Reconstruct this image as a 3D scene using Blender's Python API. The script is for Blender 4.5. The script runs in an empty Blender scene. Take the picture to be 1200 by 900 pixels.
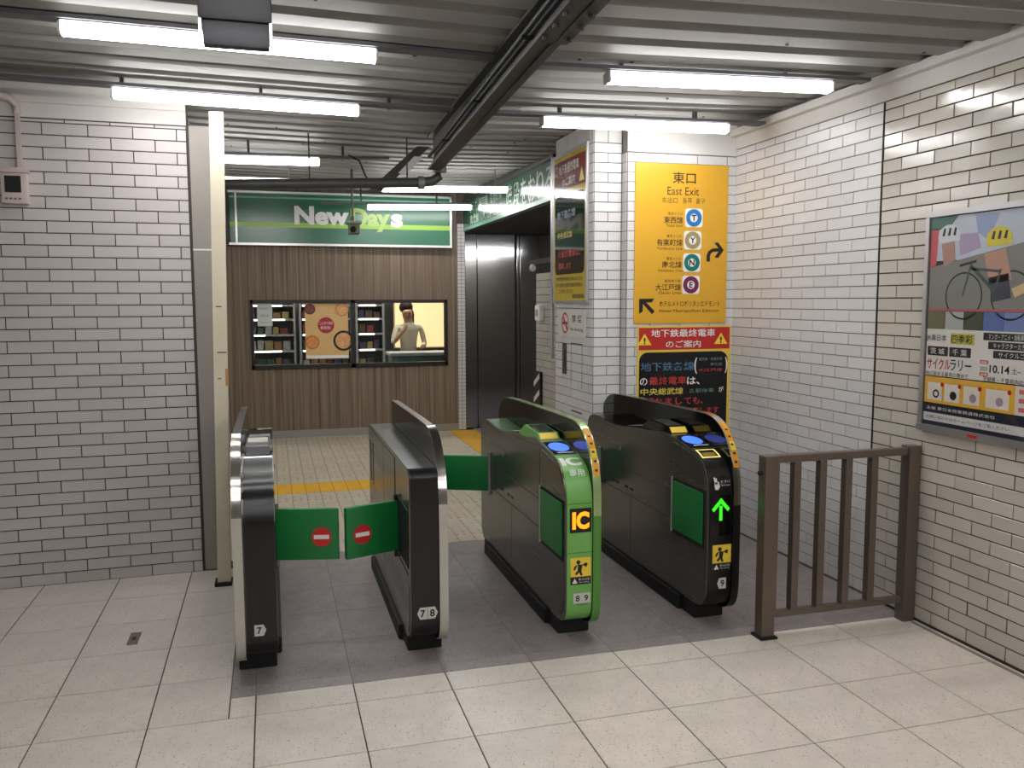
import bpy, bmesh, math, random
from mathutils import Vector, Matrix, Euler

# ------------------------------------------------------------------ camera, world, exposure
SC = bpy.context.scene
COL = SC.collection
random.seed(7)
F_PX, YAW, PITCH, ROLL, CAM_H = 998.416, -0.2758, 0.0976, 0.0028, 1.6521
def cam_axes():
    cy, sy, cp, sp = math.cos(YAW), math.sin(YAW), math.cos(PITCH), math.sin(PITCH)
    fw = Vector((-sy * cp, cy * cp, -sp)); rt = Vector((cy, sy, 0)); dn = fw.cross(rt)
    c, s = math.cos(ROLL), math.sin(ROLL)
    return c * rt + s * dn, -s * rt + c * dn, fw
_r, _d, _f = cam_axes()
cam_data = bpy.data.cameras.new('camera'); cam = bpy.data.objects.new('camera', cam_data); COL.objects.link(cam)
cam_data.sensor_width = 36.0; cam_data.lens = F_PX / 1200 * 36; cam_data.clip_start = 0.02
cam.matrix_world = Matrix(((_r.x, -_d.x, -_f.x, 0), (_r.y, -_d.y, -_f.y, 0), (_r.z, -_d.z, -_f.z, CAM_H), (0, 0, 0, 1)))
SC.camera = cam
world = bpy.data.worlds.new('world'); SC.world = world; world.use_nodes = True
world.node_tree.nodes['Background'].inputs[0].default_value = (0.9, 0.95, 1, 1)
world.node_tree.nodes['Background'].inputs[1].default_value = 0.05
SC.view_settings.view_transform = 'Standard'; SC.view_settings.look = 'None'
SC.view_settings.exposure = 1.0; SC.view_settings.gamma = 1.0; SC.view_settings.use_curve_mapping = False
LAMP = 13.0            # emission of the tube diffusers

# ------------------------------------------------------------------ helpers: materials
MATS = {}
def srgb(r, g, b):
    f = lambda c: (c / 255 / 12.92) if c / 255 <= 0.04045 else ((c / 255 + 0.055) / 1.055) ** 2.4
    return (f(r), f(g), f(b), 1)
def mat(name, col, rough=0.5, metal=0.0, var=0.0, nscale=8.0, stretch=(1, 1, 1), bump=0.0, bscale=60.0, objvar=0.0,
        emit=0.0, coat=0.0, spots=None, spec=0.5, rvar=0.0):
    """procedural principled material: noise tint, per-object tint, fine bump, dark/light specks"""
    if name in MATS: return MATS[name]
    m = bpy.data.materials.new(name); m.use_nodes = True; MATS[name] = m
    nt = m.node_tree; N, L = nt.nodes, nt.links; b = N['Principled BSDF']
    b.inputs['Roughness'].default_value = rough; b.inputs['Metallic'].default_value = metal
    b.inputs['Specular IOR Level'].default_value = spec
    b.inputs['Coat Weight'].default_value = coat; b.inputs['Coat Roughness'].default_value = 0.04
    c = srgb(*col) if max(col) > 1.0 else (*col, 1)
    b.inputs['Base Color'].default_value = c
    m.diffuse_color = c
    tc = N.new('ShaderNodeTexCoord'); out = None
    mp = N.new('ShaderNodeMapping'); mp.inputs['Scale'].default_value = stretch
    L.new(tc.outputs['Object'], mp.inputs[0])
    if var or rvar:
        nz = N.new('ShaderNodeTexNoise'); nz.inputs['Scale'].default_value = nscale; nz.inputs['Detail'].default_value = 6
        nz.inputs['Roughness'].default_value = 0.62
        L.new(mp.outputs[0], nz.inputs[0])
    if var:
        r = N.new('ShaderNodeMapRange'); r.inputs[1].default_value = 0.3; r.inputs[2].default_value = 0.7
        r.inputs[3].default_value = 1 - var; r.inputs[4].default_value = 1 + var
        L.new(nz.outputs[0], r.inputs[0])
        x = N.new('ShaderNodeMix'); x.data_type = 'RGBA'; x.blend_type = 'MULTIPLY'; x.inputs[0].default_value = 1
        x.inputs[6].default_value = c; L.new(r.outputs[0], x.inputs[7]); out = x.outputs[2]
    if rvar:
        r = N.new('ShaderNodeMapRange'); r.inputs[1].default_value = 0.35; r.inputs[2].default_value = 0.65
        r.inputs[3].default_value = max(0.02, rough - rvar); r.inputs[4].default_value = min(1, rough + rvar)
        L.new(nz.outputs[0], r.inputs[0]); L.new(r.outputs[0], b.inputs['Roughness'])
    if objvar:
        oi = N.new('ShaderNodeObjectInfo'); r = N.new('ShaderNodeMapRange')
        r.inputs[3].default_value = 1 - objvar; r.inputs[4].default_value = 1 + objvar
        L.new(oi.outputs['Random'], r.inputs[0])
        x = N.new('ShaderNodeMix'); x.data_type = 'RGBA'; x.blend_type = 'MULTIPLY'; x.inputs[0].default_value = 1
        if out: L.new(out, x.inputs[6])
        else: x.inputs[6].default_value = c
        L.new(r.outputs[0], x.inputs[7]); out = x.outputs[2]
    if spots:
        sc_, lo, hi, sc2 = spots
        for scale, colr, th in ((sc_, lo, 0.30), (sc2, hi, 0.27)):
            v = N.new('ShaderNodeTexNoise'); v.inputs['Scale'].default_value = scale; v.inputs['Detail'].default_value = 1
            L.new(tc.outputs['Object'], v.inputs[0])
            rr = N.new('ShaderNodeMapRange'); rr.inputs[1].default_value = th + 0.03; rr.inputs[2].default_value = th
            rr.inputs[3].default_value = 0; rr.inputs[4].default_value = 1; L.new(v.outputs[0], rr.inputs[0])
            x = N.new('ShaderNodeMix'); x.data_type = 'RGBA'; L.new(rr.outputs[0], x.inputs[0])
            if out: L.new(out, x.inputs[6])
            else: x.inputs[6].default_value = c
            x.inputs[7].default_value = srgb(*colr); out = x.outputs[2]
    if out: L.new(out, b.inputs['Base Color'])
    if bump:
        nb = N.new('ShaderNodeTexNoise'); nb.inputs['Scale'].default_value = bscale; nb.inputs['Detail'].default_value = 3
        L.new(mp.outputs[0], nb.inputs[0])
        bn = N.new('ShaderNodeBump'); bn.inputs['Strength'].default_value = bump; bn.inputs['Distance'].default_value = 0.01
        L.new(nb.outputs[0], bn.inputs['Height']); L.new(bn.outputs[0], b.inputs['Normal'])
    if emit:
        b.inputs['Emission Color'].default_value = c; b.inputs['Emission Strength'].default_value = emit
    return m
def glass(name, col, rough=0.02, alpha=0.15):
    if name in MATS: return MATS[name]
    m = bpy.data.materials.new(name); m.use_nodes = True; MATS[name] = m
    nt = m.node_tree; N, L = nt.nodes, nt.links; N.remove(N['Principled BSDF'])
    t = N.new('ShaderNodeBsdfTransparent'); t.inputs[0].default_value = (*col, 1)
    g = N.new('ShaderNodeBsdfGlossy'); g.inputs['Roughness'].default_value = rough
    fr0 = N.new('ShaderNodeFresnel'); fr0.inputs[0].default_value = 1.5; ge = N.new('ShaderNodeNewGeometry')
    fr = N.new('ShaderNodeMath'); fr.operation = 'MULTIPLY'; iv = N.new('ShaderNodeMath'); iv.operation = 'SUBTRACT'; iv.inputs[0].default_value = 1
    L.new(ge.outputs['Backfacing'], iv.inputs[1]); L.new(fr0.outputs[0], fr.inputs[0]); L.new(iv.outputs[0], fr.inputs[1])
    mx = N.new('ShaderNodeMixShader'); L.new(fr.outputs[0], mx.inputs[0]); L.new(t.outputs[0], mx.inputs[1]); L.new(g.outputs[0], mx.inputs[2])
    L.new(mx.outputs[0], N['Material Output'].inputs[0])
    return m

# ------------------------------------------------------------------ helpers: geometry
class MB:
    """collects shapes in world coordinates; build() links ONE mesh object"""
    def __init__(s): s.v = []; s.f = []
    def add(s, vs, fs):
        n = len(s.v); s.v += [tuple(v) for v in vs]; s.f += [tuple(i + n for i in f) for f in fs]; return s
    def box(s, x0, x1, y0, y1, z0, z1, c=0.0):
        if c <= 0:
            v = [(x, y, z) for x in (x0, x1) for y in (y0, y1) for z in (z0, z1)]
            return s.add(v, [(0, 1, 3, 2), (4, 6, 7, 5), (0, 4, 5, 1), (2, 3, 7, 6), (0, 2, 6, 4), (1, 5, 7, 3)])
        bm = bmesh.new(); bmesh.ops.create_cube(bm, size=1)
        bmesh.ops.scale(bm, vec=(x1 - x0, y1 - y0, z1 - z0), verts=bm.verts)
        bmesh.ops.translate(bm, vec=((x0 + x1) / 2, (y0 + y1) / 2, (z0 + z1) / 2), verts=bm.verts)
        bmesh.ops.bevel(bm, geom=bm.edges[:], offset=c, segments=2, affect='EDGES', profile=0.6)
        s.bm(bm); return s
    def bm(s, bm):
        bm.verts.index_update(); s.add([v.co[:] for v in bm.verts], [[v.index for v in f.verts] for f in bm.faces]); bm.free(); return s
    def obox(s, M, sx, sy, sz, c=0.0):
        b = MB().box(-sx / 2, sx / 2, -sy / 2, sy / 2, -sz / 2, sz / 2, c)
        return s.add([M @ Vector(v) for v in b.v], b.f)
    def prism(s, prof, x0, x1):
        """profile in (y,z), extruded along x"""
        n = len(prof); v = [(x0, y, z) for y, z in prof] + [(x1, y, z) for y, z in prof]
        f = [(i, (i + 1) % n, (i + 1) % n + n, i + n) for i in range(n)] + [tuple(range(n - 1, -1, -1)), tuple(range(n, 2 * n))]
        return s.add(v, f)
    def tube(s, pts, r, n=10, cap=True):
        pts = [Vector(p) for p in pts]; rings = []; rad = r if isinstance(r, (list, tuple)) else [r] * len(pts)
        for i, p in enumerate(pts):
            t = (pts[min(i + 1, len(pts) - 1)] - pts[max(i - 1, 0)]).normalized()
            a = Vector((0, 0, 1)) if abs(t.z) < 0.95 else Vector((1, 0, 0))
            u = t.cross(a).normalized(); w = t.cross(u)
            rings.append([p + (u * math.cos(2 * math.pi * k / n) + w * math.sin(2 * math.pi * k / n)) * rad[i] for k in range(n)])
        v = [q for rg in rings for q in rg]; f = []
        for i in range(len(rings) - 1):
            for k in range(n): f.append((i * n + k, i * n + (k + 1) % n, (i + 1) * n + (k + 1) % n, (i + 1) * n + k))
        if cap: f += [tuple(range(n - 1, -1, -1)), tuple(range((len(rings) - 1) * n, len(rings) * n))]
        return s.add(v, f)
    def quad(s, a, b, c, d): return s.add([a, b, c, d], [(0, 1, 2, 3)])
    def poly(s, pts): return s.add(pts, [tuple(range(len(pts)))])
    def ball(s, c, rx, ry, rz, nu=16, nv=10):
        v = []; f = []
        for j in range(nv + 1):
            th = math.pi * j / nv
            for i in range(nu):
                ph = 2 * math.pi * i / nu
                v.append((c[0] + rx * math.sin(th) * math.cos(ph), c[1] + ry * math.sin(th) * math.sin(ph), c[2] + rz * math.cos(th)))
        for j in range(nv):
            for i in range(nu): f.append((j * nu + i, (j + 1) * nu + i, (j + 1) * nu + (i + 1) % nu, j * nu + (i + 1) % nu))
        return s.add(v, f)
    def build(s, name, material, parent=None, smooth=False, loc=None):
        """loc: world position of a top-level mesh; children take the origin of the thing they belong to"""
        org = Vector(loc) if loc is not None else (ORG[parent.name] if parent else Vector((0, 0, 0)))
        me = bpy.data.meshes.new(name); me.from_pydata([tuple(Vector(v) - org) for v in s.v], [], s.f); me.update()
        bm = bmesh.new(); bm.from_mesh(me); bmesh.ops.recalc_face_normals(bm, faces=bm.faces[:]); bm.to_mesh(me); bm.free()
        if smooth: me.polygons.foreach_set('use_smooth', [True] * len(me.polygons)); me.set_sharp_from_angle(angle=math.radians(38))
        if material: me.materials.append(material)
        o = bpy.data.objects.new(name, me); COL.objects.link(o)
        if parent: o.parent = parent
        else: o.location = org
        ORG[o.name] = org
        return o
ORG = {}
def thing(name, label, cat, loc=(0, 0, 0), group=None):
    o = bpy.data.objects.new(name, None); COL.objects.link(o); o.location = loc; o.empty_display_size = 0.1
    ORG[o.name] = Vector(loc); return tag(o, label, cat, group)
def tag(o, label, cat, group=None):
    o['label'] = label; o['category'] = cat
    if group: o['group'] = group
    return o
def struct(o): o['kind'] = 'structure'; return o
def stuff(o): o['kind'] = 'stuff'; return o

class Face:
    """a flat face: origin = top-left corner, u to the right, v down, n outward; px() maps photo pixels of its rectangle"""
    def __init__(s, o, u, v, W, H, rect=None):
        s.o, s.u, s.v, s.W, s.H = Vector(o), Vector(u).normalized(), Vector(v).normalized(), W, H
        s.n = s.v.cross(s.u).normalized(); s.rect = rect or (0, 0, 1, 1)
    def uv(s, x, y):
        r = s.rect; return (x - r[0]) / (r[2] - r[0]) * s.W, (y - r[1]) / (r[3] - r[1]) * s.H
    def at(s, a, b, d=0.0): return s.o + s.u * a + s.v * b + s.n * d
    def P(s, x, y, d=0.0): return s.at(*s.uv(x, y), d)
    def rectm(s, x0, y0, x1, y1, d, t=0.0, rad=0.0):
        """flat or thin (t) plate, optional rounded corners (metres)"""
        a0, b0 = s.uv(x0, y0); a1, b1 = s.uv(x1, y1); pts = []
        if rad > 0:
            for cx, cy, st in ((a0 + rad, b0 + rad, 180), (a1 - rad, b0 + rad, 270), (a1 - rad, b1 - rad, 0), (a0 + rad, b1 - rad, 90)):
                for k in range(6):
                    an = math.radians(st + 18 * k); pts.append((cx + rad * math.cos(an), cy + rad * math.sin(an)))
        else: pts = [(a0, b0), (a1, b0), (a1, b1), (a0, b1)]
        return s.plate(pts, d, t)
    def plate(s, pts, d, t=0.0):
        m = MB()
        if t <= 0: return m.poly([s.at(a, b, d) for a, b in pts])
        n = len(pts); v = [s.at(a, b, d) for a, b in pts] + [s.at(a, b, d - t) for a, b in pts]
        return m.add(v, [tuple(range(n)), tuple(range(2 * n - 1, n - 1, -1))] + [(i, i + n, (i + 1) % n + n, (i + 1) % n) for i in range(n)])
    def disc(s, x, y, r, d, n=28, r0=0.0):
        a, b = s.uv(x, y)
        o = [s.at(a + r * math.cos(2 * math.pi * k / n), b + r * math.sin(2 * math.pi * k / n), d) for k in range(n)]
        if r0 <= 0: return MB().poly(o)
        i = [s.at(a + r0 * math.cos(2 * math.pi * k / n), b + r0 * math.sin(2 * math.pi * k / n), d) for k in range(n)]
        return MB().add(o + i, [(k, (k + 1) % n, n + (k + 1) % n, n + k) for k in range(n)])

TEXTS = []
def text(s, face, x, y, w, h, material, parent, d=0.0008, bold=0.0, name='lettering', skew=0.0, curve=None, label=None):
    """lettering centred at (x,y) of the face (its own px frame), w x h in the same frame; built at the end in one go"""
    TEXTS.append((s, face, x, y, w, h, material, parent, d, bold, name, skew, curve, label))
def flush_texts():
    objs = []
    for i, t in enumerate(TEXTS):
        c = bpy.data.curves.new('lettering_curve', 'FONT'); c.body = t[0]; c.size = 1; c.offset = min(t[9], .009) if any(ord(q) > 0x2fff for q in t[0]) else min(t[9], .05); c.resolution_u = 3
        c.space_line = 1.0
        o = bpy.data.objects.new('lettering_tmp', c); COL.objects.link(o); objs.append(o)
    bpy.context.view_layer.update(); dg = bpy.context.evaluated_depsgraph_get()
    for o, (s, face, x, y, w, h, material, parent, d, bold, name, skew, curve, label) in zip(objs, TEXTS):
        me = bpy.data.meshes.new_from_object(o.evaluated_get(dg)); me.name = name
        if len(me.vertices) == 0: continue
        if curve:
            lo, hi = min(v.co.y for v in me.vertices), max(v.co.y for v in me.vertices); bm = bmesh.new(); bm.from_mesh(me)
            for k in range(1, 12):
                bmesh.ops.bisect_plane(bm, geom=bm.verts[:] + bm.edges[:] + bm.faces[:], plane_co=(0, lo + (hi - lo) * k / 12, 0), plane_no=(0, 1, 0))
            bm.to_mesh(me); bm.free()
        xs = [v.co.x for v in me.vertices]; ys = [v.co.y for v in me.vertices]
        cx, cy = (min(xs) + max(xs)) / 2, (min(ys) + max(ys)) / 2
        fx, fy = max(max(xs) - min(xs), 1e-5), max(max(ys) - min(ys), 1e-5)
        r = face.rect; kx = face.W / (r[2] - r[0]); ky = face.H / (r[3] - r[1])
        a0, b0 = face.uv(x, y); W, H = w * kx, h * ky
        if w <= 0: W = fx * H / fy
        org = ORG[parent.name]
        for v in me.vertices:
            pu, pv = (v.co.x - cx) / fx * W, -(v.co.y - cy) / fy * H
            pu -= skew * pv
            v.co = (curve(a0 + pu, b0 + pv, d) if curve else face.at(a0 + pu, b0 + pv, d)) - org
        me.materials.clear(); me.materials.append(material)
        n = bpy.data.objects.new(name, me); COL.objects.link(n); n.parent = parent; ORG[n.name] = org
        if label: n['label'] = label
    for o in objs:
        c = o.data; bpy.data.objects.remove(o); bpy.data.curves.remove(c)

# ------------------------------------------------------------------ palette
M_TILE_L = mat('tile_left', (202, 196, 193), 0.42, var=0.05, nscale=3, objvar=0.05, bump=0.05, bscale=30, spec=0.4)
M_TILE_R = mat('tile_right', (200, 194, 182), 0.17, var=0.05, nscale=4, objvar=0.07, bump=0.12, bscale=14, spec=0.6, rvar=0.08)
M_TILE_B = mat('tile_rear', (218, 217, 216), 0.34, var=0.04, nscale=3, objvar=0.045, bump=0.04, bscale=20, spec=0.45)
M_GROUT = mat('grout', (84, 76, 73), 0.9, var=0.15, nscale=20)
M_GROUT_D = mat('grout_dark', (70, 60, 54), 0.9, var=0.2, nscale=20)
M_GROUT_L = mat('grout_grey', (128, 124, 120), 0.9, var=0.12, nscale=20)
M_PLASTER = mat('plaster', (216, 213, 208), 0.75, var=0.04, nscale=3, bump=0.05, bscale=40)
M_DECK = mat('deck_paint', (150, 150, 146), 0.62, var=0.08, nscale=1.5, stretch=(0.3, 1, 1), bump=0.03, bscale=6, spec=0.3)
M_STEEL_DK = mat('beam_paint', (58, 58, 57), 0.5, var=0.1, nscale=6)
M_STEEL_MD = mat('rail_dark', (96, 96, 100), 0.5, metal=0.2, var=0.08)
M_RAIL = mat('rail_paint', (122, 122, 124), 0.45, metal=0.3, var=0.08)
M_FLOOR = mat('terrazzo', (228, 219, 208), 0.36, var=0.09, nscale=7, objvar=0.05, spots=(120, (186, 176, 160), (236, 232, 224), 150), bump=0.02, bscale=40, rvar=0.08)
M_JOINT = mat('floor_joint', (78, 72, 64), 0.9)
M_GRANITE = mat('granite', (150, 142, 141), 0.45, var=0.14, nscale=9, objvar=0.03, spots=(150, (92, 87, 87), (196, 188, 186), 190), bump=0.02)
M_GRAN_J = mat('granite_joint', (100, 96, 94), 0.9)
M_BLACK = mat('gate_black', (20, 20, 21), 0.28, spec=0.5)
M_BLACKG = mat('gate_gloss_black', (12, 12, 13), 0.09, spec=0.45)
M_BLACKM = mat('black_matt', (17, 17, 17), 0.6)
M_SIDE = mat('gate_side_steel', (104, 101, 94), 0.22, metal=0.55, var=0.06, nscale=2.5, stretch=(1, 0.3, 3), rvar=0.05)
M_SIDE_P = mat('gate_side_panel', (100, 97, 90), 0.24, metal=0.55, var=0.06, nscale=2.5, stretch=(1, 0.3, 3), rvar=0.05)
M_CHROME = mat('chrome', (206, 204, 198), 0.16, metal=1.0, var=0.04, nscale=10)
M_SATIN = mat('satin_band', (196, 192, 182), 0.42, metal=0.35, var=0.05)
M_GREEN = mat('gate_green', (118, 184, 92), 0.32, var=0.03, spec=0.5)
M_GREEN_D = mat('gate_green_side', (84, 142, 58), 0.32, var=0.03)
M_FLAP = mat('flap_green', (22, 122, 60), 0.4, var=0.05, nscale=6)
M_WHITE = mat('print_white', (240, 240, 238), 0.45)
M_RED = mat('print_red', (206, 38, 40), 0.45)
M_INK = mat('print_black', (22, 20, 20), 0.5)
M_YEL = mat('sign_yellow', (226, 172, 46), 0.36, var=0.02)
M_YEL2 = mat('sticker_yellow', (246, 214, 70), 0.4)
M_ORANGE = mat('sticker_orange', (236, 160, 30), 0.4)
M_FRAME = mat('fence_bronze', (116, 104, 94), 0.36, metal=0.55, var=0.06, nscale=4, stretch=(1, 1, 0.3))
M_ALU = mat('aluminium', (196, 194, 196), 0.34, metal=0.8, var=0.03)
M_CREAM = mat('cream_paint', (224, 216, 190), 0.45, var=0.06, nscale=5)
M_GREYP = mat('grey_panel', (158, 152, 144), 0.5, var=0.05, nscale=3)

# ------------------------------------------------------------------ floor
YF, Y1, TS, XT = 3.6104, 3.4286, 0.4037, -0.1029
XR, YC, YJ, XE, YL, THL = 3.1679, 5.42, 3.9195, -0.4406, 5.4388, 0.0275
floor = struct(MB().box(-4.2, 6.0, -4.2, 13.9, -0.12, -0.004).build('floor', M_JOINT))
TILE_MESH = {}
def slab_mesh(w, h, t, c, m, name):
    """small block: x width, z height, front face at y=-t with a chamfer; 9 quads"""
    k = (round(w, 3), round(h, 3), t, c, m.name)
    if k not in TILE_MESH:
        a, b = w / 2, h / 2
        v = [(sx * a, 0, sz * b) for sx, sz in ((-1, -1), (1, -1), (1, 1), (-1, 1))]
        v += [(sx * a, -t + c, sz * b) for sx, sz in ((-1, -1), (1, -1), (1, 1), (-1, 1))]
        v += [(sx * (a - c), -t, sz * (b - c)) for sx, sz in ((-1, -1), (1, -1), (1, 1), (-1, 1))]
        f = [(8, 9, 10, 11)]
        for i in range(4):
            j = (i + 1) % 4; f += [(i, j, j + 4, i + 4), (i + 4, j + 4, j + 8, i + 8)]
        me = bpy.data.meshes.new(name); me.from_pydata(v, [], f); me.update(); me.materials.append(m); TILE_MESH[k] = me
    return TILE_MESH[k]
def piece(name, me, parent, M):
    o = bpy.data.objects.new(name, me); COL.objects.link(o); o.parent = parent; o.matrix_local = M; return o
ROT_UP = Matrix.Rotation(-math.pi / 2, 4, 'X')       # slab front (-y) turned to +z
def floor_slab(name, x0, x1, y0, y1, m, parent, gap=0.003, t=0.004, gapx=None):
    w, h = x1 - x0 - (gapx or gap), y1 - y0 - gap
    if w < 0.01 or h < 0.01: return
    M = Matrix.Translation(((x0 + x1) / 2, (y0 + y1) / 2, -0.004)) @ ROT_UP
    return piece(name, slab_mesh(w, h, t, 0.0008, m, name), parent, M)
gx = [XT + TS * k for k in range(-11, 9)]
gx = [x for x in gx if x < XR - 0.05] + [XR]
GRX = -0.205                                           # left edge of the granite field
field = MB()
def cream(x0, x1, y0, y1):
    if x0 > -1.95 and y0 > 2.1: floor_slab('floor_tile', x0, x1, y0, y1, M_FLOOR, floor, gap=.0060, gapx=.0055)
    else: field.box(x0 + .0015, x1 - .0015, y0 + .0015, y1 - .0015, -0.006, 0.0)
for i in range(len(gx) - 1):
    x0, x1 = gx[i], gx[i + 1]
    ys = [Y1 - TS * k for k in range(19, -1, -1)]
    for j in range(len(ys) - 1): cream(x0, x1, ys[j], ys[j + 1])
    if x0 >= XT - 0.01: cream(x0, x1, Y1, YF)
    else:
        k = 0; xe = min(x1, GRX) if x1 > GRX - 0.2 and x0 < GRX < x1 else x1
        yy = [Y1 + TS * k for k in range(0, 6)]; yy[-1] = 5.44
        for j in range(5): cream(x0, xe, yy[j], yy[j + 1])
        if x0 < GRX < x1: cream(GRX, x1, Y1, YF)
stuff(field.build('floor_tile_field', M_FLOOR, floor))
# granite field under the gates
MB().box(GRX, XR, YF, 5.615, -0.006, -0.0015).build('granite_bed', M_GRAN_J, floor)
gy = [YF, 3.705, 4.109, 4.513, 4.917, 5.321, 5.61]
gxx = [GRX] + [x for x in gx if x > GRX + 0.02]
for i in range(len(gxx) - 1):
    for j in range(len(gy) - 1): floor_slab('granite_slab', gxx[i], gxx[i + 1], gy[j], gy[j + 1], M_GRANITE, floor, gap=0.0022)
# paved passage behind the gates: beige studded slabs
def studded():
    m = mat('studded_slab', (196, 186, 166), 0.55, var=0.08, nscale=4, objvar=0.04)
    nt = m.node_tree; N, L = nt.nodes, nt.links; b = N['Principled BSDF']
    src = b.inputs['Base Color'].links[0].from_socket
    tc = N.new('ShaderNodeTexCoord')
    mp = N.new('ShaderNodeMapping'); mp.inputs['Scale'].default_value = (10, 10, 10); mp.inputs['Rotation'].default_value = (0, 0, math.radians(0))
    L.new(tc.outputs['Object'], mp.inputs[0])
    vo = N.new('ShaderNodeTexVoronoi'); vo.inputs['Randomness'].default_value = 0.25; vo.inputs['Scale'].default_value = 1.9
    L.new(mp.outputs[0], vo.inputs[0])
    rr = N.new('ShaderNodeMapRange'); rr.inputs[1].default_value = 0.26; rr.inputs[2].default_value = 0.18; rr.inputs[3].default_value = 0; rr.inputs[4].default_value = 0.75
    L.new(vo.outputs['Distance'], rr.inputs[0])
    x = N.new('ShaderNodeMix'); x.data_type = 'RGBA'; L.new(rr.outputs[0], x.inputs[0]); L.new(src, x.inputs[6]); x.inputs[7].default_value = srgb(92, 84, 72)
    L.new(x.outputs[2], b.inputs['Base Color'])
    return m
M_STUD = studded()
M_TACT = mat('tactile_yellow', (232, 178, 44), 0.5, var=0.06, nscale=10, objvar=0.04, bump=0.25, bscale=30)
yb = [5.615 + 0.4605 * k for k in range(5)]                   # 5.615 .. 7.457
xb = [-0.5, -.1] + [round(.02 + .12 * k, 3) for k in range(15)] + [2.15, 2.387]
rows = [(yb[k], yb[k + 1], 0) for k in range(4)] + [(7.457, 7.87, 1)] + [(7.87 + .455 * k, 7.87 + .455 * (k + 1), 0) for k in range(6)]
for y0, y1, tact in rows:
    for i in range(len(xb) - 1):
        x0, x1 = xb[i], xb[i + 1]
        if x1 > 2.15 and not tact: x1 = 2.15
        if x0 >= 2.15: continue
        floor_slab('tactile_slab' if tact else 'passage_slab', x0, x1, y0, min(y1, 10.6), M_TACT if tact else M_STUD, floor)
for k in range(8):                                            # yellow strip running to the lift lobby
    y0 = 7.87 + .34 * k; floor_slab('tactile_slab', 2.15, 2.50, y0, y0 + .34, M_TACT, floor)
fb = MB().box(2.50, 5.0, 5.615, 10.8, -0.006, -0.0004); fb.box(2.387, 2.5, 5.615, 7.87, -0.006, -0.0004)
stuff(fb.build('lobby_floor_field', M_GRANITE, floor))
struct(MB().box(XR - 0.045, XR - 0.030, -4, 3.52, -0.003, 0.006).build('trim_1', mat('kerb_line', (150, 142, 130), 0.7, var=.1)))

# ------------------------------------------------------------------ tiled walls (each tile a piece)
def tile_wall(wall, O, ang, run, rows_z, mw, m, name='wall_tile', offs=(0.0, 0.5), vis=None, gap=0.006, t=0.0045, first=None, tilt=0.0, skip=None):
    """O: start point on the wall face, ang: rotation about z (local +x along the run, -y outward), run: length"""
    R = Matrix.Rotation(ang, 4, 'Z'); rest = MB(); cnt = 0
    for r in range(len(rows_z) - 1):
        z1, z0 = rows_z[r], rows_z[r + 1]
        if z1 - z0 < 0.015: continue
        o = offs[r % 2] * mw; cuts = [0.0]; x = o if o > 0 else mw
        while x < run - 0.03:
            if x > 0.035: cuts.append(x)
            x += mw
        cuts.append(run)
        for a, b in zip(cuts[:-1], cuts[1:]):
            w, h = b - a - gap, z1 - z0 - gap
            if w < 0.012 or h < 0.01: continue
            if skip and skip(a, b, z0, z1): continue
            M = Matrix.Translation(O) @ R @ Matrix.Translation(((a + b) / 2, 0, (z0 + z1) / 2))
            if vis is None or vis(a, b, z0, z1):
                if tilt: M = M @ Euler((random.gauss(0, tilt), random.gauss(0, tilt * .2), random.gauss(0, tilt)), 'XYZ').to_matrix().to_4x4()
                piece(name, slab_mesh(w, h, t, 0.0012, m, name), wall, M); cnt += 1
            else: rest.obox(M @ Matrix.Translation((0, -t / 2, 0)), w, t, h)
    if rest.f: stuff(rest.build(name + '_field', m, wall))
    return cnt

# left wall (turned by 1.6 degrees), 39 courses of 68 mm
def LW(s, z, d=0.0):  # s: distance to the left of its right edge, d: towards the camera
    return Vector((XE - s * math.cos(THL) + d * math.sin(THL), YL - s * math.sin(THL) - d * math.cos(THL), z))
wl = MB(); A, B2 = LW(0, 0), LW(3.7, 0); A2, B3 = LW(0, 0, -0.22), LW(3.7, 0, -0.22)
wl.add([(*A[:2], -.02), (*B2[:2], -.02), (*B3[:2], -.02), (*A2[:2], -.02), (*A[:2], 3.0), (*B2[:2], 3.0), (*B3[:2], 3.0), (*A2[:2], 3.0)],
       [(0, 1, 5, 4), (1, 2, 6, 5), (2, 3, 7, 6), (3, 0, 4, 7), (0, 3, 2, 1), (4, 5, 6, 7)])
wall_left = struct(wl.build('wall_left', M_GROUT))
zl = [2.672] + [0.068 * (39 - k) for k in range(0, 40)]
RUNL = 3.7; vis_l = lambda a, b, z0, z1: b > RUNL - 1.36
off0 = (RUNL - 0.0546) % 0.235 / 0.235
tile_wall(wall_left, LW(RUNL, 0), THL, RUNL, zl, 0.235, M_TILE_L, offs=((off0 + .5) % 1, off0), vis=vis_l, tilt=0.003)
pl = MB(); p0, p1 = LW(0, 0, 0.006), LW(3.7, 0, 0.006)
pl.add([(p1.x, p1.y, 2.676), (p0.x, p0.y, 2.676), (p0.x, p0.y, 2.90), (p1.x, p1.y, 2.90)], [(0, 1, 2, 3)])
q0, q1 = LW(0, 0, 0.022), LW(3.7, 0, 0.022)
pl.add([(q1.x, q1.y, 2.755), (q0.x, q0.y, 2.755), (q0.x, q0.y, 2.90), (q1.x, q1.y, 2.90), (p1.x, p1.y, 2.755), (p0.x, p0.y, 2.755)], [(0, 1, 2, 3), (0, 4, 5, 1)])
struct(pl.build('trim_2', M_PLASTER))

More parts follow.
